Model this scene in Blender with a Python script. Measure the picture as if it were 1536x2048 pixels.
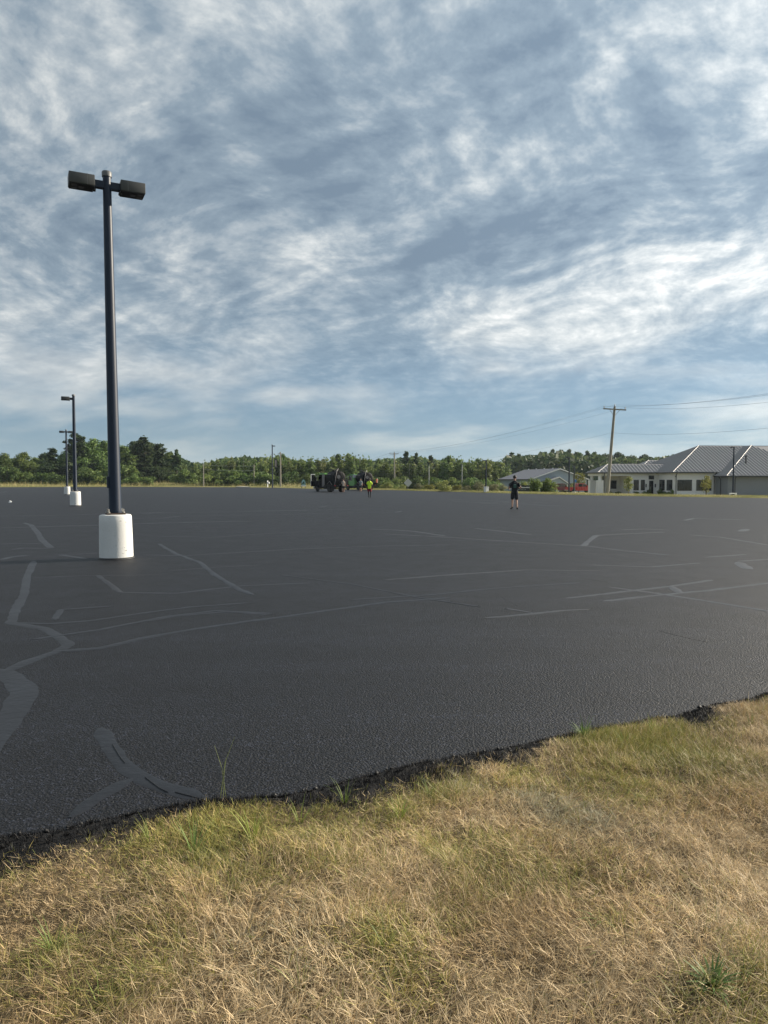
import bpy, bmesh, math, random
import numpy as np
from mathutils import Vector, Matrix, noise as mnoise

for _o in list(bpy.data.objects): bpy.data.objects.remove(_o)
scene = bpy.context.scene
C = scene.collection
R = math.radians
rng = np.random.default_rng(7)
random.seed(7)

# ------------------------------------------------------------------ camera
CAM_H, F_PX, PITCH = 1.52, 1440.0, math.atan((1024 - 961) / 1440.0)     # photograph is 1536 x 2048
cam_d = bpy.data.cameras.new('camera'); cam = bpy.data.objects.new('camera', cam_d); C.objects.link(cam)
cam_d.sensor_fit = 'VERTICAL'; cam_d.sensor_height = 36.0; cam_d.lens = 36.0 * F_PX / 2048
cam_d.clip_start = 0.05; cam_d.clip_end = 12000
cam.location = (0, 0, CAM_H); cam.rotation_euler = (R(90) - PITCH, 0, R(-0.12))
scene.camera = cam
scene.render.resolution_x, scene.render.resolution_y = 768, 1024

# ------------------------------------------------------------------ sun, sky
SUN_AZ, SUN_EL = R(23), R(25)                 # from +X towards +Y
sun_dir = Vector((math.cos(SUN_EL) * math.cos(SUN_AZ), math.cos(SUN_EL) * math.sin(SUN_AZ), math.sin(SUN_EL)))
sd = bpy.data.lights.new('sun', 'SUN'); sd.energy = 5.0; sd.angle = R(0.6); sd.color = (1.0, 0.89, 0.73)
so = bpy.data.objects.new('sun', sd); C.objects.link(so); so.location = (60, 20, 60)
so.rotation_euler = sun_dir.to_track_quat('Z', 'Y').to_euler()

world = bpy.data.worlds.new('World'); scene.world = world; world.use_nodes = True
nt = world.node_tree; nt.nodes.clear()
def nd(tree, typ, ins=None, **kw):
    n = tree.nodes.new(typ)
    for k, v in kw.items(): setattr(n, k, v)
    for k, v in (ins or {}).items():
        if hasattr(v, 'is_linked') or isinstance(v, bpy.types.NodeSocket): tree.links.new(v, n.inputs[k])
        else: n.inputs[k].default_value = v
    return n
def mth(tree, op, a, b=0.0, c=0.0, clamp=False):
    n = tree.nodes.new('ShaderNodeMath'); n.operation = op; n.use_clamp = clamp
    for i, v in enumerate((a, b, c)):
        if isinstance(v, bpy.types.NodeSocket): tree.links.new(v, n.inputs[i])
        else: n.inputs[i].default_value = v
    return n.outputs[0]
def maprange(tree, v, a, b, c=0.0, d=1.0, smooth=True):
    n = tree.nodes.new('ShaderNodeMapRange'); n.interpolation_type = 'SMOOTHSTEP' if smooth else 'LINEAR'
    tree.links.new(v, n.inputs[0])
    for i, x in enumerate((a, b, c, d)): n.inputs[i + 1].default_value = x
    return n.outputs[0]
def mixc(tree, f, a, b, blend='MIX'):
    n = tree.nodes.new('ShaderNodeMix'); n.data_type = 'RGBA'; n.blend_type = blend
    for i, v in ((0, f), (6, a), (7, b)):
        if isinstance(v, bpy.types.NodeSocket): tree.links.new(v, n.inputs[i])
        else: n.inputs[i].default_value = v if not isinstance(v, tuple) or len(v) == 4 else (*v, 1)
    return n.outputs[2]
def ramp(tree, f, stops, interp='LINEAR'):
    n = tree.nodes.new('ShaderNodeValToRGB'); n.color_ramp.interpolation = interp
    e = n.color_ramp.elements
    while len(e) < len(stops): e.new(0.5)
    for el, (p, c) in zip(e, stops): el.position = p; el.color = (*c, 1) if len(c) == 3 else c
    tree.links.new(f, n.inputs[0])
    return n.outputs[0]

def pix_dir(u, v):
    """direction of a point of the sky in the photograph"""
    d = Vector(((u - 768) / F_PX, 1.0, (1024 - v) / F_PX)).normalized()
    return Matrix.Rotation(-PITCH, 3, 'X') @ d
def build_sky():
    t = nt
    tc = t.nodes.new('ShaderNodeTexCoord')
    vm = lambda op, a, b=None, **kw: nd(t, 'ShaderNodeVectorMath', {0: a, **({1: b} if b is not None else {}), **kw}, operation=op).outputs
    dirv = vm('NORMALIZE', tc.outputs['Generated'])[0]
    x, y, z = nd(t, 'ShaderNodeSeparateXYZ', {0: dirv}).outputs
    zc = mth(t, 'ADD', mth(t, 'MAXIMUM', z, 0.0), SKY['zoff'])
    px, py = mth(t, 'DIVIDE', x, zc), mth(t, 'DIVIDE', y, zc)
    # cloud-deck plane, turned so that one axis runs along the streaks
    ca, sa = -0.86, 0.51
    s = mth(t, 'ADD', mth(t, 'MULTIPLY', px, ca), mth(t, 'MULTIPLY', py, sa))
    q = mth(t, 'ADD', mth(t, 'MULTIPLY', px, sa), mth(t, 'MULTIPLY', py, -ca))
    P = nd(t, 'ShaderNodeCombineXYZ', {0: s, 1: q, 2: 3.7}).outputs[0]
    wn = nd(t, 'ShaderNodeTexNoise', {'Vector': P, 'Scale': 1.1, 'Detail': 2.0, 'Roughness': 0.5}).outputs['Color']
    PW = vm('ADD', P, vm('MULTIPLY', vm('SUBTRACT', wn, (0.5, 0.5, 0.5))[0], (0.42, 0.38, 0.0))[0])[0]
    def fbm(vec, sc, scale, detail, rough, off=(0, 0, 0), dist=0.0):
        v = vm('ADD', vm('MULTIPLY', vec, sc)[0], off)[0]
        return nd(t, 'ShaderNodeTexNoise', {'Vector': v, 'Scale': scale, 'Detail': detail, 'Roughness': rough, 'Distortion': dist}).outputs['Fac']
    big = fbm(PW, (0.6, 1.0, 1), 1.15, 4.0, 0.5, (SKY['o1'], SKY['o2'], 0))
    streak = fbm(PW, (0.55, 1.2, 1), 2.4, 3.0, 0.45, (1.3, 7.1, 2))
    pa = ((1.1, 1.05, 1), 4.6, 10.0, 0.64)
    puff = fbm(PW, *pa, (4.1, 0.7, 5))
    # the same puffs a little towards the sun: their difference is the sunlit relief
    ss, sq = math.cos(SUN_AZ) * ca + math.sin(SUN_AZ) * sa, math.cos(SUN_AZ) * sa - math.sin(SUN_AZ) * ca
    puff2 = fbm(PW, *pa, (4.1 + ss * 0.055, 0.7 + sq * 0.055, 5))
    pf = ((1.1, 1.1, 1), 13.0, 7.0, 0.62)
    fine1, fine2 = fbm(PW, *pf, (2.1, 5.7, 1)), fbm(PW, *pf, (2.1 + ss * 0.02 * 3, 5.7 + sq * 0.02 * 3, 1))
    relief = mth(t, 'ADD', mth(t, 'SUBTRACT', puff, puff2), mth(t, 'MULTIPLY', mth(t, 'SUBTRACT', fine1, fine2), 0.22))
    blob = None
    dirw = vm('ADD', dirv, vm('MULTIPLY', vm('SUBTRACT', wn, (0.5, 0.5, 0.5))[0], (0.22, 0.1, 0.12))[0])[0]     # ragged outlines
    for u, v, r, amt, flat in SKY['blobs']:
        w = vm('MULTIPLY', vm('SUBTRACT', dirw, tuple(pix_dir(u, v)))[0], (1, 1, flat))[0]
        l2 = vm('DOT_PRODUCT', w, w)['Value']
        g = mth(t, 'MULTIPLY', mth(t, 'EXPONENT', mth(t, 'MULTIPLY', l2, -1.0 / (r / F_PX) ** 2)), amt * (1.9 if amt > 0 else 1.3))
        blob = g if blob is None else mth(t, 'ADD', blob, g)
    # thickness of the deck, centred on 0
    def amp(n, k): return mth(t, 'MULTIPLY', mth(t, 'SUBTRACT', n, 0.5), k)
    D = mth(t, 'ADD', mth(t, 'ADD', amp(big, SKY['kb']), amp(streak, SKY['ks'])), mth(t, 'ADD', amp(puff, SKY['kp']), blob))
    sky = nd(t, 'ShaderNodeTexSky', sky_type='NISHITA')
    sky.sun_disc = False; sky.sun_elevation = SUN_EL; sky.sun_rotation = R(90) - SUN_AZ
    sky.air_density = 1.0; sky.dust_density = 0.35; sky.ozone_density = 4.0
    clear = vm('SCALE', sky.outputs[0], Scale=SKY['clear'])[0]
    # cloud light: thin deck glows, thick deck is slate
    cl = ramp(t, maprange(t, mth(t, 'SUBTRACT', D, mth(t, 'MULTIPLY', relief, SKY['kr'])), -0.32, 0.32, smooth=False), SKY['ramp'])
    cover = maprange(t, mth(t, 'ADD', D, mth(t, 'MULTIPLY', puff, 0.25)), SKY['c0'], SKY['c1'])
    # the deck thins towards the far horizon
    cover = mth(t, 'MULTIPLY', cover, maprange(t, z, SKY['z0'], SKY['z1'], 0.25, 0.97))
    cover = mth(t, 'MULTIPLY', cover, maprange(t, z, 0.0, 0.07))
    # clouds scatter more light on the sun's side
    dt = vm('DOT_PRODUCT', dirv, tuple(sun_dir))['Value']
    glow = mth(t, 'ADD', SKY['g0'], mth(t, 'MULTIPLY', mth(t, 'POWER', mth(t, 'MAXIMUM', dt, 0.0), 2.0), SKY['g1']))
    cl = vm('SCALE', cl, Scale=glow)[0]
    col = mixc(t, cover, clear, cl)
    # far haze and level cloud bands low over the horizon
    far = vm('SCALE', mixc(t, maprange(t, D, 0.06, -0.16), (0.235, 0.36, 0.475), (0.66, 0.69, 0.69)), Scale=mth(t, 'MULTIPLY', glow, 1.08))[0]
    col = mixc(t, maprange(t, z, 0.30, 0.05, 0.0, 0.6), col, far)
    col = mixc(t, maprange(t, z, 0.075, 0.0, 0.0, 0.8), col, vm('SCALE', mixc(t, 0.0, (0.37, 0.49, 0.57), (1, 1, 1)), Scale=glow)[0])
    bg = nd(t, 'ShaderNodeBackground', {0: col, 1: 1.0})
    out = t.nodes.new('ShaderNodeOutputWorld'); t.links.new(bg.outputs[0], out.inputs[0])
SKY = dict(o1=0.0, o2=0.0, clear=0.047, zoff=0.24, g0=0.54, g1=0.34, kb=0.88, ks=0.42, kp=0.25, kr=1.2, c0=-0.34, c1=-0.06, z0=0.04, z1=0.2,
           ramp=[(0.0, (0.92, 0.925, 0.91)), (0.2, (0.66, 0.70, 0.715)), (0.42, (0.445, 0.51, 0.56)), (0.66, (0.285, 0.365, 0.44)), (1.0, (0.195, 0.265, 0.345))],
           # thicker (+) and thinner (-) places of the deck: photo x, y, radius, amount, flatness
           blobs=[(480, 350, 170, .10, 1.5), (600, 210, 90, .08, 2), (740, 370, 110, .09, 2), (900, 530, 130, .09, 2), (1120, 465, 140, .09, 3), (1050, 80, 150, .09, 1.5),
                  (1330, 235, 120, .09, 1.5), (700, 640, 150, .07, 2), (1400, 610, 150, .06, 3), (120, 480, 150, .05, 2), (860, 250, 90, .05, 2),
                  (1450, 110, 130, -.10, 1.5), (1250, 50, 60, -.06, 1.5), (970, 300, 90, -.10, 3), (1330, 520, 150, -.09, 3), (950, 630, 80, -.10, 3), (140, 150, 140, -.08, 1.5),
                  (390, 470, 120, -.07, 2.5), (650, 500, 120, -.10, 2), (230, 740, 200, -.10, 4), (640, 790, 130, -.12, 5), (1450, 740, 150, -.13, 4), (80, 610, 130, -.09, 3),
                  (1250, 340, 110, -.06, 2.5), (1010, 745, 90, -.09, 5)])
build_sky()
world.cycles.sampling_method = 'MANUAL'; world.cycles.sample_map_resolution = 512
scene.view_settings.view_transform = 'Standard'; scene.view_settings.look = 'None'
scene.view_settings.exposure = 0.85; scene.view_settings.gamma = 1.0; scene.view_settings.use_curve_mapping = False
scene.cycles.use_denoising = True; scene.cycles.denoising_input_passes = 'RGB_ALBEDO_NORMAL'; scene.cycles.denoising_prefilter = 'ACCURATE'; scene.cycles.max_bounces = 6; scene.cycles.transparent_max_bounces = 8

# ------------------------------------------------------------------ helpers
def tag(o, label=None, cat=None, group=None, kind=None):
    if label: o['label'] = label
    if cat: o['category'] = cat
    if group: o['group'] = group
    if kind: o['kind'] = kind
    return o
def empty(name, loc=(0, 0, 0), rz=0.0, label=None, cat=None, group=None):
    o = bpy.data.objects.new(name, None); C.objects.link(o); o.empty_display_size = 0.2
    o.location = loc; o.rotation_euler = (0, 0, rz)
    return tag(o, label, cat, group)
def link(name, me, mat=None, parent=None, loc=None, rot=None):
    o = bpy.data.objects.new(name, me); C.objects.link(o)
    if mat is not None and len(me.materials) == 0: me.materials.append(mat)
    if parent: o.parent = parent
    if loc: o.location = loc
    if rot: o.rotation_euler = rot
    return o
def copy_tree(o, parent=None):
    c = o.copy(); C.objects.link(c); c.parent = parent
    for ch in list(o.children): copy_tree(ch, c)
    return c

class MB:
    """collects boxes, tubes and faces into one mesh"""
    def __init__(self): self.bm = bmesh.new()
    def box(self, lo, hi, bev=0.0, mat=None):
        lo, hi = Vector(lo), Vector(hi)
        r = bmesh.ops.create_cube(self.bm, size=1.0)
        vs = r['verts']
        for v in vs: v.co = Vector(((v.co.x + .5) * (hi.x - lo.x) + lo.x, (v.co.y + .5) * (hi.y - lo.y) + lo.y, (v.co.z + .5) * (hi.z - lo.z) + lo.z))
        if bev > 0:
            es = list({e for v in vs for e in v.link_edges})
            nb = bmesh.ops.bevel(self.bm, geom=es, offset=bev, segments=2, affect='EDGES', profile=0.5)
            vs = list({v for f in nb['faces'] for v in f.verts} | {v for v in vs if v.is_valid})
        if mat is not None: bmesh.ops.transform(self.bm, matrix=mat, verts=vs)
        return self
    def tube(self, pts, rad, n=10, caps=True):
        pts = [Vector(p) for p in pts]; k = len(pts)
        rad = [rad] * k if isinstance(rad, (int, float)) else rad
        rings = []; prev = None
        for i, p in enumerate(pts):
            d = (pts[min(i + 1, k - 1)] - pts[max(i - 1, 0)]).normalized()
            a = prev if prev is not None else (Vector((0, 0, 1)) if abs(d.z) < 0.9 else Vector((1, 0, 0)))
            s = d.cross(a).normalized(); u = s.cross(d).normalized(); prev = u
            rings.append([self.bm.verts.new(p + (s * math.cos(2 * math.pi * j / n) + u * math.sin(2 * math.pi * j / n)) * rad[i]) for j in range(n)])
        for i in range(k - 1):
            for j in range(n):
                self.bm.faces.new((rings[i][j], rings[i][(j + 1) % n], rings[i + 1][(j + 1) % n], rings[i + 1][j]))
        if caps:
            self.bm.faces.new(list(reversed(rings[0]))); self.bm.faces.new(rings[-1])
        return self
    def lathe(self, prof, n=24, axis='Z', loc=(0, 0, 0)):
        """prof: (radius, height) from bottom to top"""
        loc = Vector(loc); rings = []
        for r, h in prof:
            ring = []
            for j in range(n):
                a = 2 * math.pi * j / n; c, s = math.cos(a) * r, math.sin(a) * r
                v = Vector((c, s, h)) if axis == 'Z' else (Vector((h, c, s)) if axis == 'X' else Vector((s, h, c)))
                ring.append(self.bm.verts.new(v + loc))
            rings.append(ring)
        for i in range(len(rings) - 1):
            for j in range(n):
                self.bm.faces.new((rings[i][j], rings[i][(j + 1) % n], rings[i + 1][(j + 1) % n], rings[i + 1][j]))
        self.bm.faces.new(list(reversed(rings[0]))); self.bm.faces.new(rings[-1])
        return self
    def face(self, pts):
        self.bm.faces.new([self.bm.verts.new(Vector(p)) for p in pts]); return self
    def prism(self, pts, ext):
        """a closed slab: polygon swept by the vector ext"""
        ext = Vector(ext); a = [self.bm.verts.new(Vector(p)) for p in pts]; b = [self.bm.verts.new(Vector(p) + ext) for p in pts]
        n = len(pts)
        self.bm.faces.new(list(reversed(a))); self.bm.faces.new(b)
        for i in range(n): self.bm.faces.new((a[i], a[(i + 1) % n], b[(i + 1) % n], b[i]))
        return self
    def mesh(self, name, mat=None, smooth=None):
        bmesh.ops.recalc_face_normals(self.bm, faces=self.bm.faces)
        me = bpy.data.meshes.new(name); self.bm.to_mesh(me); self.bm.free()
        if mat is not None: me.materials.append(mat)
        if smooth is not None:
            me.polygons.foreach_set('use_smooth', [True] * len(me.polygons))
            me.set_sharp_from_angle(angle=R(smooth))
        return me
    def build(self, name, mat, parent=None, smooth=None, loc=None, rot=None):
        return link(name, self.mesh(name, mat, smooth), None, parent, loc, rot)

def np_mesh(name, verts, quads, mat, col=None, tris=None, smooth=False):
    me = bpy.data.meshes.new(name)
    faces = []
    nq = 0 if quads is None else len(quads); ntri = 0 if tris is None else len(tris)
    me.vertices.add(len(verts)); me.vertices.foreach_set('co', np.asarray(verts, np.float32).ravel())
    li = []
    if nq: li.append(np.asarray(quads, np.int32).ravel())
    if ntri: li.append(np.asarray(tris, np.int32).ravel())
    li = np.concatenate(li); me.loops.add(len(li)); me.loops.foreach_set('vertex_index', li)
    me.polygons.add(nq + ntri)
    ls = np.concatenate([np.arange(nq) * 4, nq * 4 + np.arange(ntri) * 3]).astype(np.int32)
    me.polygons.foreach_set('loop_start', ls)
    me.update(calc_edges=True)
    if smooth: me.polygons.foreach_set('use_smooth', np.ones(nq + ntri, bool))
    if col is not None:
        a = me.color_attributes.new('Col', 'FLOAT_COLOR', 'POINT')
        c = np.ones((len(verts), 4), np.float32); c[:, :3] = col
        a.data.foreach_set('color', c.ravel())
    me.materials.append(mat); me.validate()
    return me

# pixel of the photograph -> point on a level plane / at a given depth
def ray(u, v):
    d = cam.rotation_euler.to_matrix() @ Vector(((u - 768) / F_PX, (1024 - v) / F_PX, -1.0))
    return d / d.y
def on_plane(u, v, z=0.0):
    d = ray(u, v); k = (z - CAM_H) / d.z
    return Vector((d.x * k, k, z))
def at_depth(u, v, Y):
    d = ray(u, v); return Vector((d.x * Y, Y, CAM_H + d.z * Y))

# ------------------------------------------------------------------ materials
M = {}
def new_mat(name):
    m = bpy.data.materials.new(name); m.use_nodes = True; t = m.node_tree; t.nodes.clear()
    out = t.nodes.new('ShaderNodeOutputMaterial'); b = t.nodes.new('ShaderNodeBsdfPrincipled')
    t.links.new(b.outputs[0], out.inputs[0]); M[name] = m
    return m, t, b
def simple(name, col, rough=0.5, metal=0.0, var=0.12, scale=3.0, bump=0.0, bscale=40.0, spec=0.5, dirt=None):
    m, t, b = new_mat(name)
    tc = t.nodes.new('ShaderNodeTexCoord')
    n = nd(t, 'ShaderNodeTexNoise', {'Vector': tc.outputs['Object'], 'Scale': scale, 'Detail': 6.0, 'Roughness': 0.6}).outputs['Fac']
    c = mixc(t, n, tuple(x * (1 - var) for x in col), tuple(min(1, x * (1 + var)) for x in col))
    if dirt:
        n2 = nd(t, 'ShaderNodeTexNoise', {'Vector': tc.outputs['Object'], 'Scale': scale * 2.7, 'Detail': 8.0, 'Roughness': 0.7}).outputs['Fac']
        c = mixc(t, mth(t, 'MULTIPLY', maprange(t, n2, 0.55, 0.72), 0.6), c, dirt)
    t.links.new(c, b.inputs['Base Color'])
    t.links.new(mth(t, 'ADD', rough - 0.06, mth(t, 'MULTIPLY', n, 0.12)), b.inputs['Roughness'])
    b.inputs['Metallic'].default_value = metal; b.inputs['Specular IOR Level'].default_value = spec
    if bump > 0:
        n3 = nd(t, 'ShaderNodeTexNoise', {'Vector': tc.outputs['Object'], 'Scale': bscale, 'Detail': 4.0}).outputs['Fac']
        bp = nd(t, 'ShaderNodeBump', {'Height': n3, 'Strength': bump, 'Distance': 0.02}); t.links.new(bp.outputs[0], b.inputs['Normal'])
    return m
def leafy(name, tr=0.3, rough=0.6, objvar=0.25):
    """foliage and grass: colour from the mesh, a little different on every plant, light passes through"""
    m, t, b = new_mat(name)
    at = nd(t, 'ShaderNodeAttribute', attribute_name='Col')
    oi = t.nodes.new('ShaderNodeObjectInfo')
    hs = nd(t, 'ShaderNodeHueSaturation', {'Color': at.outputs['Color']})
    t.links.new(mth(t, 'ADD', 1 - objvar, mth(t, 'MULTIPLY', oi.outputs['Random'], 2 * objvar)), hs.inputs['Value'])
    t.links.new(mth(t, 'ADD', 0.485, mth(t, 'MULTIPLY', mth(t, 'FRACT', mth(t, 'MULTIPLY', oi.outputs['Random'], 17.0)), 0.03)), hs.inputs['Hue'])
    t.links.new(hs.outputs[0], b.inputs['Base Color']); b.inputs['Roughness'].default_value = rough
    b.inputs['Specular IOR Level'].default_value = 0.25
    tl = nd(t, 'ShaderNodeBsdfTranslucent', {0: hs.outputs[0]})
    mx = nd(t, 'ShaderNodeMixShader', {0: tr, 1: b.outputs[0], 2: tl.outputs[0]})
    t.links.new(mx.outputs[0], t.nodes['Material Output'].inputs[0])
    return m
leafy('leaf', 0.40); leafy('grass_blade', 0.25, 0.55, 0.0)

def asphalt_mat(name, base, fill=False):
    m, t, b = new_mat(name)
    g = t.nodes.new('ShaderNodeNewGeometry').outputs['Position']
    big = nd(t, 'ShaderNodeTexNoise', {'Vector': g, 'Scale': 0.25, 'Detail': 5.0, 'Roughness': 0.6}).outputs['Fac']
    mid = nd(t, 'ShaderNodeTexNoise', {'Vector': g, 'Scale': 2.2, 'Detail': 6.0, 'Roughness': 0.6}).outputs['Fac']
    c = mixc(t, big, tuple(x * 0.6 for x in base), tuple(x * 1.5 for x in base))
    if not fill:
        # squeegee and spray passes: long faint bands along the lot
        vr = nd(t, 'ShaderNodeMapping', {0: g}); vr.inputs['Rotation'].default_value = (0, 0, R(-27)); vr.inputs['Scale'].default_value = (0.05, 0.75, 1)
        bands = nd(t, 'ShaderNodeTexNoise', {'Vector': vr.outputs[0], 'Scale': 1.6, 'Detail': 4.0, 'Roughness': 0.6}).outputs['Fac']
        c = mixc(t, mth(t, 'MULTIPLY', maprange(t, bands, 0.45, 0.70), 0.8), c, tuple(x * 2.0 for x in base))
        v1 = nd(t, 'ShaderNodeTexVoronoi', {'Vector': g, 'Scale': 82.0}, feature='F1').outputs['Distance']
        v2 = nd(t, 'ShaderNodeTexVoronoi', {'Vector': g, 'Scale': 210.0}, feature='F1').outputs['Distance']
        n3 = nd(t, 'ShaderNodeTexNoise', {'Vector': g, 'Scale': 45.0, 'Detail': 5.0}).outputs['Fac']
        h = mth(t, 'ADD', mth(t, 'MULTIPLY', mth(t, 'SUBTRACT', 1.0, v1), 1.0), mth(t, 'ADD', mth(t, 'MULTIPLY', v2, -0.35), mth(t, 'MULTIPLY', n3, 0.5)))
        bp = nd(t, 'ShaderNodeBump', {'Height': h, 'Strength': 0.9, 'Distance': 0.009}); t.links.new(bp.outputs[0], b.inputs['Normal'])
        # each stone of the mix takes the sealer a little differently
        cellc = nd(t, 'ShaderNodeTexVoronoi', {'Vector': g, 'Scale': 70.0}, feature='F1').outputs['Color']
        cv = nd(t, 'ShaderNodeSeparateColor', {0: cellc}).outputs[0]
        c = mixc(t, 1.0, c, ramp(t, cv, [(0.0, (0.25, 0.25, 0.25)), (0.5, (0.75, 0.75, 0.75)), (0.82, (1.6, 1.6, 1.65)), (1.0, (3.4, 3.4, 3.5))]), 'MULTIPLY')
        c = mixc(t, maprange(t, v1, 0.3, 0.75, 0.0, 0.8), c, (0.003, 0.003, 0.004))
        t.links.new(mth(t, 'ADD', 0.50, mth(t, 'MULTIPLY', mid, 0.16)), b.inputs['Roughness'])
    else:
        n3 = nd(t, 'ShaderNodeTexNoise', {'Vector': g, 'Scale': 14.0, 'Detail': 5.0}).outputs['Fac']
        n4 = nd(t, 'ShaderNodeTexNoise', {'Vector': g, 'Scale': 160.0, 'Detail': 3.0}).outputs['Fac']
        bp = nd(t, 'ShaderNodeBump', {'Height': mth(t, 'ADD', n3, mth(t, 'MULTIPLY', n4, 0.12)), 'Strength': 0.5, 'Distance': 0.014}); t.links.new(bp.outputs[0], b.inputs['Normal'])
        t.links.new(mth(t, 'ADD', 0.40, mth(t, 'MULTIPLY', mid, 0.22)), b.inputs['Roughness'])
    t.links.new(c, b.inputs['Base Color'])
    b.inputs['Specular IOR Level'].default_value = 0.36 if fill else 0.26
    return m
asphalt_mat('asphalt', (0.0066, 0.0077, 0.0112)); asphalt_mat('glare_fill', (0.030, 0.031, 0.034), True); asphalt_mat('crack_fill', (0.0088, 0.0102, 0.0140), True)  # the lighter fill is the same sealant with sun glare painted in

def ground_mat(name, cols, scale):
    m, t, b = new_mat(name)
    g = t.nodes.new('ShaderNodeNewGeometry').outputs['Position']
    n1 = nd(t, 'ShaderNodeTexNoise', {'Vector': g, 'Scale': scale, 'Detail': 8.0, 'Roughness': 0.65}).outputs['Fac']
    n2 = nd(t, 'ShaderNodeTexNoise', {'Vector': g, 'Scale': scale * 22, 'Detail': 5.0, 'Roughness': 0.7}).outputs['Fac']
    c = ramp(t, mth(t, 'ADD', mth(t, 'MULTIPLY', n1, 0.6), mth(t, 'MULTIPLY', n2, 0.4)), [(0.3, cols[0]), (0.5, cols[1]), (0.7, cols[2])])
    t.links.new(c, b.inputs['Base Color']); b.inputs['Roughness'].default_value = 0.95; b.inputs['Specular IOR Level'].default_value = 0.1
    bp = nd(t, 'ShaderNodeBump', {'Height': n2, 'Strength': 0.6, 'Distance': 0.05}); t.links.new(bp.outputs[0], b.inputs['Normal'])
    return m
ground_mat('field', [(0.10, 0.11, 0.035), (0.17, 0.16, 0.06), (0.26, 0.21, 0.10)], 0.08)
ground_mat('thatch', [(0.05, 0.035, 0.018), (0.12, 0.085, 0.042), (0.22, 0.165, 0.085)], 2.0)

simple('pole_paint', (0.0085, 0.0175, 0.036), 0.45, var=0.2, spec=0.32)
simple('lamp_housing', (0.040, 0.043, 0.043), 0.5, var=0.2)
simple('lamp_dark', (0.008, 0.008, 0.009), 0.6)
simple('lamp_lens', (0.12, 0.12, 0.125), 0.25, var=0.1)
simple('pole_cap', (0.10, 0.105, 0.11), 0.5)
simple('painted_concrete', (0.63, 0.63, 0.61), 0.8, var=0.06, scale=5, bump=0.22, bscale=34, dirt=(0.50, 0.49, 0.45))
simple('tar_black', (0.008, 0.008, 0.009), 0.6)
simple('rusty_steel', (0.07, 0.045, 0.032), 0.75, var=0.4, scale=14)
simple('bolt_steel', (0.40, 0.38, 0.34), 0.45, 0.6)
simple('weathered_wood', (0.27, 0.25, 0.205), 0.85, var=0.3, scale=2.5)
simple('insulator', (0.16, 0.17, 0.18), 0.35)
simple('wire', (0.16, 0.18, 0.20), 0.6)
simple('white_brick', (0.78, 0.75, 0.71), 0.8, var=0.08, scale=6)
simple('white_trim', (0.80, 0.78, 0.75), 0.7)
simple('grey_siding', (0.235, 0.24, 0.25), 0.75, var=0.08)
simple('dark_trim', (0.035, 0.036, 0.040), 0.5)
simple('bronze_frame', (0.022, 0.022, 0.024), 0.45)
simple('roof_metal', (0.24, 0.23, 0.23), 0.5, var=0.08)
simple('roof_seam', (0.34, 0.33, 0.33), 0.45, var=0.05)
simple('shingle_blue', (0.125, 0.135, 0.165), 0.9, var=0.12, scale=1.5)
simple('pale_siding', (0.33, 0.39, 0.44), 0.8, var=0.05)
simple('concrete', (0.40, 0.385, 0.35), 0.9, var=0.12, scale=2)
simple('red_paint', (0.44, 0.045, 0.045), 0.28, var=0.06)
simple('maroon_paint', (0.15, 0.030, 0.040), 0.3, var=0.06)
simple('silver', (0.50, 0.50, 0.50), 0.35, 0.5)
simple('tyre', (0.014, 0.014, 0.015), 0.85)
simple('rim', (0.34, 0.34, 0.35), 0.35, 0.8)
simple('truck_black', (0.005, 0.0055, 0.007), 0.6, var=0.25, spec=0.12)
simple('truck_dark', (0.010, 0.0105, 0.012), 0.65, var=0.3, spec=0.25)
simple('cab_green', (0.11, 0.30, 0.065), 0.35, var=0.08)
simple('cab_inner', (0.006, 0.006, 0.008), 0.8)
simple('grey_panel', (0.22, 0.20, 0.19), 0.5)
simple('chrome', (0.75, 0.75, 0.74), 0.2, 0.9)
simple('orange_plastic', (0.62, 0.16, 0.05), 0.5)
simple('white_paint', (0.76, 0.76, 0.74), 0.45)
simple('sign_black', (0.012, 0.016, 0.016), 0.5)
simple('sign_aluminium', (0.42, 0.44, 0.46), 0.5, 0.2)
simple('teal_sign', (0.28, 0.47, 0.47), 0.5)
simple('blue_sign', (0.05, 0.20, 0.50), 0.4)
simple('bark', (0.085, 0.068, 0.05), 0.95, var=0.3, scale=8, bump=0.5)
simple('pale_bark', (0.26, 0.25, 0.21), 0.9, var=0.3, scale=8)
simple('skin_tone', (0.46, 0.27, 0.19), 0.55, var=0.05)
simple('dark_skin', (0.055, 0.034, 0.026), 0.55, var=0.05)
simple('hair', (0.012, 0.009, 0.008), 0.7)
simple('black_cloth', (0.010, 0.011, 0.013), 0.9)
simple('charcoal_cloth', (0.022, 0.022, 0.030), 0.9)
simple('tan_cloth', (0.34, 0.29, 0.25), 0.9)
simple('hivis', (0.62, 0.86, 0.03), 0.7, var=0.05)
simple('red_cloth', (0.22, 0.018, 0.025), 0.85)
simple('grey_cloth', (0.26, 0.31, 0.33), 0.9)
simple('green_print', (0.035, 0.10, 0.07), 0.8)
simple('pale_print', (0.45, 0.50, 0.46), 0.8)
simple('litter_white', (0.8, 0.8, 0.78), 0.6)
def glass_mat():
    m, t, b = new_mat('dark_glass')
    b.inputs['Base Color'].default_value = (0.010, 0.013, 0.014, 1); b.inputs['Roughness'].default_value = 0.08
    b.inputs['Specular IOR Level'].default_value = 0.6
glass_mat()

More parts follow.
